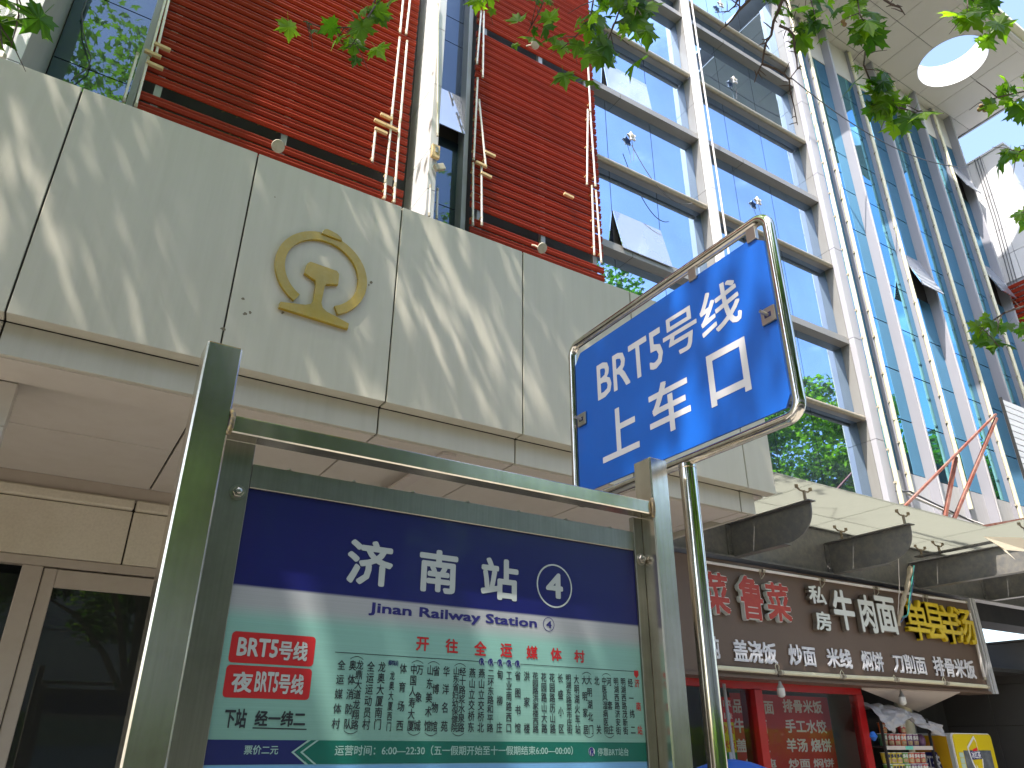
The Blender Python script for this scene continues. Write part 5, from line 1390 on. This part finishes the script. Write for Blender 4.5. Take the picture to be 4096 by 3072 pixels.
# ================================================================== LIGHT TUBES, LAMPS AND WIRES ON THE FACADE
Zq1 = lambda x, y: (x / 1.619, y / 1.619)
Zq2 = lambda x, y: (1366 + x / 1.619, y / 1.619)
ZC5 = lambda x, y: (1500 + x / 1.844, y / 1.844)
YT1 = 5.86
tubes = [
 (Zq1(1092, -80), Zq1(972, 362), 'left tube of the pair above the first ballast boxes, left slat screen'),
 (Zq1(1112, -80), Zq1(1010, 355), 'right tube of the pair above the first ballast boxes, left slat screen'),
 (Zq1(892, 348), Zq1(800, 655), 'lower left tube at the left edge of the left slat screen'),
 (Zq1(960, 375), Zq1(878, 688), 'lower right tube at the left edge of the left slat screen'),
 (ZC5(213, -60), ZC5(185, 240), 'left tube of the long pair near the white column, top length'),
 (ZC5(265, -60), ZC5(230, 250), 'right tube of the long pair near the white column, top length'),
 (ZC5(182, 280), ZC5(124, 860), 'left tube of the long pair near the white column, upper length'),
 (ZC5(237, 305), ZC5(187, 890), 'right tube of the long pair near the white column, upper length'),
 (ZC5(124, 870), ZC5(76, 1345), 'left tube of the long pair near the white column, middle length'),
 (ZC5(184, 895), ZC5(150, 1365), 'right tube of the long pair near the white column, middle length'),
 (ZC5(80, 1330), ZC5(71, 1463), 'left tube of the long pair near the white column, lowest length'),
 (ZC5(148, 1360), ZC5(141, 1490), 'right tube of the long pair near the white column, lowest length'),
 (ZC5(6, 945), ZC5(-20, 1190), 'short hanging tube beside the ballast boxes left of the white column'),
 (ZC5(783, 85), ZC5(752, 470), 'hooked tube at the top left of the right slat screen'),
 (ZC5(803, 90), ZC5(795, 570), 'second hooked tube at the top left of the right slat screen'),
 (ZC5(757, 578), ZC5(728, 1180), 'long tube down the left edge of the right slat screen'),
 (ZC5(768, 738), ZC5(818, 1235), 'slanting tube that has come loose on the right slat screen'),
 (ZC5(724, 1205), ZC5(722, 1659), 'lower left tube on the right slat screen'),
 (ZC5(785, 1228), ZC5(788, 1659), 'lower right tube on the right slat screen'),
 (Zq2(1592, 325), Zq2(1612, 720), 'top tube at the right edge of the right slat screen'),
 (Zq2(1612, 735), Zq2(1645, 1205), 'middle tube at the right edge of the right slat screen'),
 (Zq2(1595, 712), Zq2(1590, 1195), 'hooked middle tube inside the right edge of the right slat screen'),
 (Zq2(1622, 1205), Zq2(1637, 1650), 'lower tube inside the right edge of the right slat screen'),
 (Zq2(1648, 1235), Zq2(1683, 1700), 'lowest tube at the right edge of the right slat screen'),
]
for p0, p1, lb in tubes:
    px_tube('light_tube', p0, p1, YT1, 0.0125, MT['tube'], 'thin white light ' + lb, 'light tube', 'light tubes on the slat screens', extra=(0.12, 0.5, 0.88))
z4b = lambda x, y: (x / 3.687, y / 3.687)
for p0, p1, lb in ((z4b(320, 150), z4b(40, 850), 'thick white tube on the far left slat screen, right one'), (z4b(180, 80), z4b(0, 470), 'thick white tube on the far left slat screen, left one')):
    px_tube('light_tube', p0, p1, 5.1, 0.016, MT['tube'], lb, 'light tube', 'light tubes on the slat screens')
px_tube('light_tube', ZC5(410, 1370), ZC5(400, 1590), 5.5, 0.012, MT['tube'], 'short white tube standing on the canopy at the foot of the white column', 'light tube', 'light tubes on the slat screens')
px_tube('light_tube', ZC5(462, 1395), ZC5(455, 1610), 5.6, 0.012, MT['tube'], 'short white tube right of the column foot, before the dark glass', 'light tube', 'light tubes on the slat screens')
px_tube('light_tube', ZC5(464, 30), ZC5(462, 1000), 5.53, 0.010, MT['creamtube'], 'long cream tube down the corner of the white column', 'light tube', 'light tubes on the slat screens')
# cream tubes on the fin wall
for k, x in enumerate([10.04] + TX):
    zb_ = 4.62 if k == 0 else 4.95
    y = 5.835 if k == 0 else 6.045
    t = thing('cream_tube', 'cream light tube running up the %s' % ['white corner column left of the fin wall', 'fin wall, first tube right of the corner column', 'fin wall, second tube right of the corner column', 'fin wall, third tube right of the corner column', 'fin wall, last tube before the wing'][k], 'light tube', (x, y, zb_), 'cream tubes on the fin wall')
    zc_ = zb_; i = 0
    while zc_ < 15.1:
        z2 = min(zc_ + 1.18, 15.2)
        MB().tube([(x + rnd.uniform(-0.006, 0.006), y, zc_), (x + rnd.uniform(-0.006, 0.006), y, z2)], 0.034, 12).build('tube', MT['creamtube'], t, smooth=True)
        for q in (0.3, 0.8):
            MB().box(x - 0.045, x - 0.028, y - 0.01, y + 0.03, zc_ + q, zc_ + q + 0.03).build('clip', MT['lampcase'], t)
        zc_ = z2
# ballast boxes
boxes = [(Zq1(1052, 305), 'beside the upper left tube pair'), (Zq1(990, 350), 'lower left of the first ballast box'), (Zq1(1003, 425), 'lowest of the three at the left'),
 (ZC5(85, 862), 'uppermost left of the white column'), (ZC5(40, 905), 'left one of the cluster left of the white column'), (ZC5(122, 942), 'right one of the cluster left of the white column'), (ZC5(45, 968), 'lowest of the cluster left of the white column'),
 (ZC5(848, 1137), 'uppermost on the right slat screen'), (ZC5(783, 1212), 'middle one on the right slat screen'), (ZC5(820, 1292), 'lowest one on the left of the right slat screen'), (Zq2(1472, 1268), 'lower right of the right slat screen')]
for (x, y), lb in boxes:
    P = atY(x, y, 5.85)
    o = MB().bar(P + [-0.07, 0, 0.004], P + [0.07, 0, -0.004], 0.035, 0.034).build('ballast_box', MT['ballast'], bevel=0.003)
    tag(o, 'small wooden coloured ballast box, ' + lb, 'ballast box', 'ballast boxes on the facade')
P = atY(*ZC5(452, 1112), 5.5)
bx_ = thing('junction_box', 'orange brown junction box on the corner of the white column', 'junction box', P)
MB().box(P[0] - 0.045, P[0] + 0.045, 5.5, 5.54, P[2] - 0.085, P[2] + 0.085).build('case', MT['ballast'], bx_, bevel=0.004)
MB().box(P[0] - 0.012, P[0] + 0.02, 5.492, 5.499, P[2] - 0.02, P[2] + 0.05).build('window', MT['mull'], bx_)
P = atY(*ZC5(475, 1235), 5.5)
tag(MB().bar(P + [-0.05, 0, -0.03], P + [0.05, 0, 0.03], 0.05, 0.07).build('meter_box', MT['lampcase'], bevel=0.004), 'grey meter box hanging askew below the junction box', 'meter box')
# flat spotlight heads
def spot(px, py, lb, y=5.72):
    P = atY(px, py, y)
    t = thing('spotlight', lb, 'spotlight', P, 'round spotlights on the slat screens')
    MB().lathe(P, (0.1, -0.75, -0.65), [(-0.03, 0.035), (-0.012, 0.055), (0.0, 0.062), (0.012, 0.060), (0.016, 0.048), (0.018, 0.01)], 22).build('lamp_head', MT['lampcase'], t, smooth=True)
    MB().tube([P + [0, 0.02, 0.0], P + [-0.01, 0.12, 0.10], P + [-0.01, 0.2, 0.16]], 0.012, 8).build('arm', MT['lampcase'], t, smooth=True)
spot(1112, 585, 'round beige spotlight below the gap of the left slat screen')
spot(2168, 992, 'round beige spotlight near the foot of the right slat screen')
spot(2140, 178, 'round beige spotlight high on the right slat screen, behind leaves')
# star shaped plastic lamps on the glass
for (px, py), lb in (((2526, 547), 'star shaped plastic lamp on the glass left of the white grid column'), ((3031, 805), 'star shaped plastic lamp just above the blue sign frame'), ((2936, 321), 'star shaped plastic lamp in the middle row right of the grid column'), ((2882, 18), 'star shaped plastic lamp at the very top of the window grid')):
    P = atY(px, py, 6.10)
    t = thing('star_lamp', lb, 'star lamp', P, 'star lamps on the window grid')
    poly = []
    for k in range(10):
        r_ = 0.088 if k % 2 == 0 else 0.052; an = math.radians(90 + 36 * k + 12); poly.append((r_ * math.cos(an), r_ * math.sin(an)))
    MB().prism(poly, (P[0], P[1] - 0.02, P[2]), (1, 0, 0), (0, 0, 1), (0, 1, 0), 0.03).build('star_body', MT['tube'], t, bevel=0.004)
    MB().lathe((P[0], P[1] - 0.021, P[2]), (0, -1, 0), [(0, 0.035), (0.008, 0.033), (0.012, 0.02), (0.013, 0.004)], 14).build('hub', MT['lampcase'], t, smooth=True)
    MB().tube([P + [0.0, 0.0, -0.07], P + [0.03, 0.01, -0.25], P + [0.02, 0.02, -0.42]], 0.004, 5).build('cord', MT['wire'], t)
def catenary(a, b, sag, n=14):
    a = np.array(a); b = np.array(b)
    return [a + (b - a) * k / n - np.array([0, 0, sag * 4 * (k / n) * (1 - k / n)]) for k in range(n + 1)]
zb6 = lambda x, y, yy: atY(2730 + x / 1.619, y / 1.619, yy)
tag(MB().tube(catenary(zb6(700, 500, 5.7), zb6(1850, 1080, 5.6), 0.55, 24), 0.011, 6).build('sagging_cable', MT['wire'], smooth=True), 'grey cable sagging across the finned glass wall', 'cable')
tag(MB().tube(catenary(atY(*Zq2(1880, 940), 6.05), atY(2300 + 1040 / 2.212, 500 + 690 / 2.212, 5.9), 0.35, 18), 0.006, 5).build('loose_wire', MT['wire'], smooth=True), 'thin loose wire looping from the star lamp across the window grid', 'wire')
tag(MB().tube([atY(*z4b(1285, -20), 6.08), atY(*z4b(1205, 200), 6.08), atY(*z4b(1225, 480), 6.08), atY(*z4b(1290, 700), 6.08), atY(*z4b(1345, 860), 6.08), atY(*z4b(1300, 1000), 6.08), atY(*z4b(1150, 1110), 6.08), atY(*z4b(1050, 1190), 6.08)], 0.006, 6).build('loose_wire', MT['wire'], smooth=True), 'dark wire curling down in front of the far left glass strip', 'wire')
for k, (xx, lb) in enumerate(((7.17, 'white cable running down the right edge of the grid column'), (7.19, 'second white cable beside the grid column'))):
    tag(MB().tube([(xx, 5.86 + 0.02 * k, 4.2), (xx + 0.01, 5.86, 8), (xx - 0.005, 5.86, 12), (xx, 5.86, 15.5)], 0.007, 6).build('white_cable', MT['tube'], smooth=True), lb, 'cable')
for k in range(3):
    y_ = 5.7 + 0.06 * k
    tag(MB().tube([(16.16, y_, 13.85), (16.15, y_ + 0.02, 12.2), (16.17, y_ + 0.10, 10.6), (16.16, y_ + 0.16, 8.8)], 0.010, 5).build('hanging_cable', MT['wire'], smooth=True), 'dark cable hanging down the white wing, %s of the three' % ('rightmost', 'middle', 'leftmost')[k], 'cable', 'cables hanging on the white wing')
tag(MB().tube([bz(1050, 540, 6.0), bz(1250, 650, 6.0), bz(1500, 760, 6.0), bz(1850, 890, 6.0)], 0.02, 6).build('wall_conduit', MT['tube'], smooth=True), 'white conduit running above the awning along the wall foot', 'conduit')
tag(MB().tube([bz(1070, 590, 5.95), bz(1200, 590, 5.95), bz(1400, 690, 5.95), bz(1760, 860, 5.95)], 0.014, 6).build('wall_cable', MT['wire'], smooth=True), 'black cable along the wall foot above the awning', 'cable')

# ================================================================== PLANE TREES
OUT = [(0, 0.03), (0.13, -0.05), (0.27, -0.16), (0.33, -0.02), (0.60, -0.04), (0.47, 0.13), (0.56, 0.28), (0.42, 0.28), (0.55, 0.42), (0.80, 0.58), (0.55, 0.58), (0.50, 0.72), (0.36, 0.60), (0.23, 0.58), (0.29, 0.76), (0.13, 0.86), (0.0, 1.12)]
SIM = [(0, 0.0), (0.30, -0.14), (0.60, -0.02), (0.42, 0.24), (0.80, 0.56), (0.26, 0.58), (0, 1.10)]
def leafpts(half, curl, fold):
    pts = half + [(-a, b) for a, b in reversed(half[1:-1])]
    f_ = lambda a, b: (a, b, -curl * (b - 0.35) ** 2 - fold * abs(a) ** 1.3 + 0.05 * math.sin(a * 9 + b * 5) * curl * 2)
    V = [(0, 0.34, 0.02)] + [f_(a, b) for a, b in pts]
    n = len(pts); Fc = [(0, 1 + k, 1 + (k + 1) % n) for k in range(n)]
    return np.array(V), Fc
leafmeshes = []
for k in range(6):
    V, Fc = leafpts(OUT, 0.15 + 0.10 * k, 0.10 + 0.06 * ((k * 3) % 5))
    # a short stalk
    i = len(V); V = np.vstack([V, [(-0.012, 0.03, 0), (0.012, 0.03, 0), (0.008, -0.42, 0.05), (-0.008, -0.42, 0.05)]]); Fc = Fc + [(i, i + 1, i + 2, i + 3)]
    me = bpy.data.meshes.new('leaf'); me.from_pydata(V.tolist(), [], Fc); me.materials.append(MT['leaf']); leafmeshes.append(me)

def inframe(P, m=90):
    d = P - CAM; z = d @ FW
    x = 2048 + F * (d @ R2) / np.maximum(z, 1e-3); y = 1536 - F * (d @ U2) / np.maximum(z, 1e-3)
    return (z > 0.05) & (x > -m) & (x < 4096 + m) & (y > -m) & (y < 3072 + m)

def crown_mesh(name, clumps, per, lsize, seed, origin, prune):
    g = np.random.default_rng(seed)
    C_ = np.repeat(np.array([c[:3] for c in clumps]), per, axis=0); Rr = np.repeat(np.array([c[3] for c in clumps]), per)
    n = len(C_); d = g.normal(size=(n, 3)); d /= np.linalg.norm(d, axis=1)[:, None]
    P = C_ + d * (Rr * g.random(n) ** 0.45)[:, None] * np.array([1, 1, 0.75])
    if prune: P = P[~inframe(P + np.array(origin), 110)]
    n = len(P)
    V, Fc = leafpts(SIM, 0.35, 0.2)
    az = g.random(n) * 2 * math.pi; ti = g.normal(0.75, 0.45, n); ro = g.random(n) * 2 * math.pi
    s = lsize * g.uniform(0.7, 1.3, n)
    cz_, sz_ = np.cos(az), np.sin(az); ct, st_ = np.cos(ti), np.sin(ti); cr, sr = np.cos(ro), np.sin(ro)
    X = np.stack([cz_, sz_, np.zeros(n)], 1); N = np.stack([st_ * -sz_, st_ * cz_, ct], 1); Y = np.cross(N, X)
    X2 = X * cr[:, None] + Y * sr[:, None]; Y2 = -X * sr[:, None] + Y * cr[:, None]
    A = P[:, None, :] + s[:, None, None] * (V[None, :, 0:1] * X2[:, None, :] + V[None, :, 1:2] * Y2[:, None, :] + V[None, :, 2:3] * N[:, None, :])
    k = len(V); verts = A.reshape(-1, 3)
    f = np.array(Fc); faces = (f[None] + (np.arange(n) * k)[:, None, None]).reshape(-1, 3)
    me = bpy.data.meshes.new(name)
    me.vertices.add(len(verts)); me.vertices.foreach_set('co', verts.ravel())
    me.loops.add(len(faces) * 3); me.loops.foreach_set('vertex_index', faces.ravel().astype(np.int32))
    me.polygons.add(len(faces)); me.polygons.foreach_set('loop_start', (np.arange(len(faces)) * 3).astype(np.int32))
    me.update(calc_edges=True); me.materials.append(MT['leaf'])
    return me

def tree(loc, label, seed, cc, rad, nclump=110, per=120, lsize=0.11, prune=False, group='plane trees along the street', trunk_h=4.0, me=None, limbs=True):
    r_ = random.Random(seed)
    t = thing('plane_tree', label, 'tree', loc, group)
    clumps = []
    for k in range(nclump):
        th = r_.uniform(0, 2 * math.pi); ph = math.acos(r_.uniform(-0.85, 1)); q = r_.uniform(0.45, 1.0)
        if prune and loc[0] < 0 and math.sin(ph) * math.cos(th) * q < -0.05 and r_.random() < 0.26: continue
        clumps.append((cc[0] + rad[0] * q * math.sin(ph) * math.cos(th), cc[1] + rad[1] * q * math.sin(ph) * math.sin(th), cc[2] + rad[2] * q * math.cos(ph), r_.uniform(0.45, 0.95)))
    if me is None: me = crown_mesh('crown', clumps, per, lsize, seed, loc, prune)
    c = bpy.data.objects.new('crown', me); COL.objects.link(c); c.parent = t; c['kind'] = 'stuff'
    mb = MB(); L = np.array(loc)
    top_ = L + [cc[0] * 0.25, cc[1] * 0.25, trunk_h]
    mb.tube([L, L + (top_ - L) * 0.35 + [0.05, 0, 0], L + (top_ - L) * 0.7, top_], [0.23, 0.19, 0.17, 0.15], 14)
    mb.build('trunk', MT['bark'], t, smooth=True)
    for k in range(9):
        c_ = clumps[(k * 11) % len(clumps)]
        e = L + np.array(c_[:3]); m = top_ * 0.45 + e * 0.55 + [0, 0, 0.5]
        pts = [top_ - [0, 0, 0.2], top_ * 0.7 + e * 0.3 + [0, 0, 0.35], m, e]
        if prune and inframe(np.array([p for p in pts] + [pts[1] * .5 + pts[2] * .5, m * .5 + e * .5]), 60).any(): continue
        MB().tube(pts, [0.09, 0.065, 0.045, 0.012], 8).build('limb', MT['bark'], t, smooth=True)
    return t, me

T1, _ = tree((-1.6, -0.9, 0), 'nearest plane tree, its leafy branches hanging in front of the red slat screens', 11, (1.5, 3.1, 9.2), (4.9, 2.6, 2.6), nclump=230, per=85, lsize=0.085, prune=True)
T2, _ = tree((9.5, -0.6, 0), 'plane tree with twigs hanging before the finned glass wall and white wing', 12, (0.3, 0.6, 9.4), (3.4, 2.2, 3.2), nclump=75, per=100, lsize=0.105, prune=True)
T3, me3 = tree((19.0, -1.2, 0), 'plane tree further down the street, seen in the lower glass', 13, (0, 0, 8.6), (4.0, 3.0, 4.2), nclump=170, per=130, lsize=0.12)
for k, (p, lb) in enumerate((((27.5, -1.6, 0), 'second plane tree down the street, seen in the glass'), ((36, -1.4, 0), 'farthest plane tree down the street'), ((-9.5, -1.3, 0), 'plane tree to the left of the canopy'), ((-4, -15.5, 0), 'plane tree across the road, left one'), ((4.5, -16, 0), 'plane tree across the road, middle one'), ((13, -15.5, 0), 'plane tree across the road, right one'), ((2.2, -7.5, 0), 'plane tree by the road behind the viewer'), ((-4.5, -6.0, 0), 'plane tree by the road, behind and left of the viewer'))):
    tree(p, lb, 20 + k, (0, 0, 8.6 if k < 3 else 6.2), (4, 3, 4.2), me=me3) if k < 3 else None
    if k >= 3:
        t, _ = tree(p, lb, 20 + k, (0, 0, 8.6), (4, 3, 4.2), me=me3, trunk_h=3.0)
        t.scale = (1.1, 1.1, 0.80)

# hanging branches: every leaf an object
LR = random.Random(3)
nleaf = [0]
def hang(parent, label, path, dist, nlf, size=0.115, spread=70, leafy=(0.0, 1.0), droop=1.0, twigr=0.006):
    """path: pixel track of the twig; leaves hang from it"""
    P = [atD(x, y, dist * (1 + 0.03 * math.sin(i * 2.1))) for i, (x, y) in enumerate(path)]
    br = bpy.data.objects.new('branch', None); COL.objects.link(br); br.parent = parent
    br.location = Vector(P[0]) - wloc(parent)
    o = MB()
    o.tube(P, [twigr * (1.0 - 0.65 * k / (len(P) - 1)) for k in range(len(P))], 7)
    # side twigs
    sub = []
    for k in range(1, len(P)):
        for _ in range(2):
            b0 = P[k - 1] + (P[k] - P[k - 1]) * LR.random()
            dv = np.array([LR.uniform(-1, 1), LR.uniform(-1, 1), LR.uniform(-0.9, 0.4)]); dv /= np.linalg.norm(dv)
            e = b0 + dv * LR.uniform(0.05, 0.16)
            o.tube([b0, (b0 + e) / 2 + [0, 0, 0.01], e], [twigr * 0.5, twigr * 0.35, twigr * 0.2], 5); sub.append(e)
    o.build('twig', MT['twig'], br)
    for k in range(nlf):
        t = leafy[0] + (leafy[1] - leafy[0]) * LR.random(); f_ = t * (len(P) - 1); i = min(int(f_), len(P) - 2)
        b0 = P[i] + (P[i + 1] - P[i]) * (f_ - i)
        s = size * LR.choice([0.45, 0.6, 0.85, 1.0, 1.15])
        off = np.array([LR.gauss(0, 1), LR.gauss(0, 1), LR.gauss(-0.2, 0.8)]) * (spread / F * dist)
        pos = b0 + off
        # orientation: tip mostly downward, face partly to the viewer
        yv = Vector((LR.gauss(0, 0.5), LR.gauss(0, 0.5), -droop * LR.uniform(0.4, 1.2))).normalized()
        nrm = Vector((-FW[0] + LR.gauss(0, 0.6), -FW[1] + LR.gauss(0, 0.6), -FW[2] * 0.2 + LR.gauss(0.3, 0.5)))
        xv = yv.cross(nrm).normalized(); zv = xv.cross(yv)
        lf = bpy.data.objects.new('leaf', LR.choice(leafmeshes)); COL.objects.link(lf); lf.parent = br
        mt = Matrix((xv * s, yv * s, zv * s)).transposed().to_4x4()
        mt.translation = Vector(pos) - Vector(P[0])
        lf.matrix_basis = mt
        nleaf[0] += 1
    return br
# left screens and top edge (nearest tree)
hang(T1, '', [(60, -200), (60, -60), (75, 60)], 3.2, 6, 0.114, 45, (0.5, 1))
hang(T1, '', [(-80, -60), (-10, 40), (10, 190)], 3.2, 4, 0.114, 30, (0.3, 1))
hang(T1, '', [(1560, -180), (1530, -20), (1470, 70), (1400, 110), (1290, 110), (1215, 85)], 4.2, 14, 0.092, 22, (0.2, 1))
hang(T1, '', [(1540, -160), (1500, 0), (1440, 130), (1400, 190)], 4.2, 12, 0.096, 32, (0.2, 1))
hang(T1, '', [(1990, -160), (1960, -40), (1930, 10)], 4.4, 6, 0.087, 25, (0.5, 1))
hang(T1, '', [(2230, -200), (2190, -30), (2150, 60), (2110, 130)], 4.4, 14, 0.087, 28, (0.25, 1))
hang(T1, '', [(2420, -200), (2380, -40), (2360, 80), (2300, 150), (2240, 200)], 4.3, 16, 0.096, 30, (0.2, 1))
hang(T1, '', [(2520, -200), (2500, -20), (2460, 90), (2420, 190), (2400, 230)], 4.2, 25, 0.104, 48, (0.1, 1))
hang(T1, '', [(2600, -160), (2560, -30), (2540, 60)], 4.1, 9, 0.112, 40, (0.3, 1))
# right hand group (second tree)
hang(T2, '', [(3090, -200), (3120, -60), (3160, 50), (3180, 110)], 5.0, 22, 0.096, 34, (0.1, 1))
hang(T2, '', [(3240, -200), (3230, -50), (3260, 60), (3260, 130)], 5.0, 16, 0.096, 30, (0.2, 1))
hang(T2, '', [(3440, -200), (3420, -60), (3440, 60), (3480, 130)], 4.6, 16, 0.109, 33, (0.15, 1))
hang(T2, '', [(3480, 130), (3462, 200), (3455, 260), (3480, 320), (3540, 380), (3600, 440)], 4.6, 27, 0.103, 33, (0.4, 1))
hang(T2, '', [(3600, 430), (3660, 450), (3690, 440)], 4.5, 5, 0.121, 20, (0, 1))
hang(T2, '', [(3900, -200), (3870, -50), (3870, 50), (3880, 110)], 4.8, 22, 0.103, 34, (0.2, 1))
hang(T2, '', [(4250, 320), (4120, 360), (4030, 380), (3950, 400)], 4.4, 16, 0.089, 25, (0.3, 1))
hang(T2, '', [(4260, 520), (4150, 560), (4090, 600), (4060, 620)], 4.2, 8, 0.109, 34, (0.3, 1))
hang(T2, '', [(4250, 760), (4130, 800), (4090, 850)], 4.2, 8, 0.103, 33, (0.3, 1))
hang(T2, '', [(4260, 1170), (4110, 1220), (4020, 1250), (3960, 1290), (3950, 1340), (4000, 1390)], 4.4, 16, 0.082, 25, (0.45, 1))
hang(T2, '', [(4260, 1300), (4130, 1290), (4100, 1330)], 4.2, 6, 0.096, 25, (0.4, 1))
# bare winter-like twigs
def twig(parent, path, dist, r0):
    P = [atD(x, y, dist) for x, y in path]; mb = MB()
    mb.tube(P, [r0 * (1 - 0.7 * k / (len(P) - 1)) for k in range(len(P))], 7)
    for k in range(1, len(P)):
        for _ in range(2):
            b0 = P[k - 1] + (P[k] - P[k - 1]) * LR.random()
            dv = np.array([LR.uniform(-1, 1), LR.uniform(-1, 1), LR.uniform(-1, 0.6)]); dv /= np.linalg.norm(dv)
            l_ = LR.uniform(0.02, 0.07); m = b0 + dv * l_ * 0.6 + [0, 0, 0.01]
            mb.tube([b0, m, b0 + dv * l_ + [LR.uniform(-.01, .01), 0, 0.012]], [r0 * 0.35, r0 * 0.35, r0 * 0.18], 5)
    mb.build('bare_twig', MT['twig'], parent, smooth=True)
zt9 = lambda x, y: (2900 + x / 4.424, y / 4.424)
twig(T2, [zt9(560, -300), zt9(430, 0), zt9(250, 180), zt9(130, 340), zt9(0, 480)], 4.6, 0.011)
twig(T2, [zt9(1040, -60), zt9(960, 150), zt9(860, 380), zt9(820, 620), zt9(730, 750), zt9(700, 870), zt9(660, 1120), zt9(560, 1330), zt9(520, 1460)], 4.8, 0.010)
twig(T2, [zt9(660, 1130), zt9(900, 1220), zt9(1050, 1310), zt9(1140, 1420), zt9(1150, 1600), (3175, 420), (3190, 500)], 4.8, 0.008)
twig(T2, [zt9(960, 450), zt9(1120, 520), zt9(1210, 620), zt9(1230, 870), zt9(1270, 1050), zt9(1280, 1220), zt9(1140, 1400)], 4.8, 0.008)
twig(T2, [(3510, -40), (3540, 0), (3570, 20), (3600, 30), (3620, 60)], 4.6, 0.008)
twig(T2, [zt9(240, -40), zt9(180, 100), zt9(60, 200), (2860, 50)], 4.7, 0.006)
# round fruits on the right hand branches
for k, (x, y) in enumerate(((3925, 425), (3940, 440), (3918, 438), (3372, 85), (3378, 98))):
    P = atD(x, y, 4.4)
    o = MB().lathe(P, (0, 0, -1), [(-0.011, 0.002), (-0.008, 0.008), (0, 0.0115), (0.008, 0.008), (0.011, 0.002)], 10).build('fruit', MT['fruit'], T2, smooth=True)
print('leaves in branches', nleaf[0], 'objects', len(bpy.data.objects))
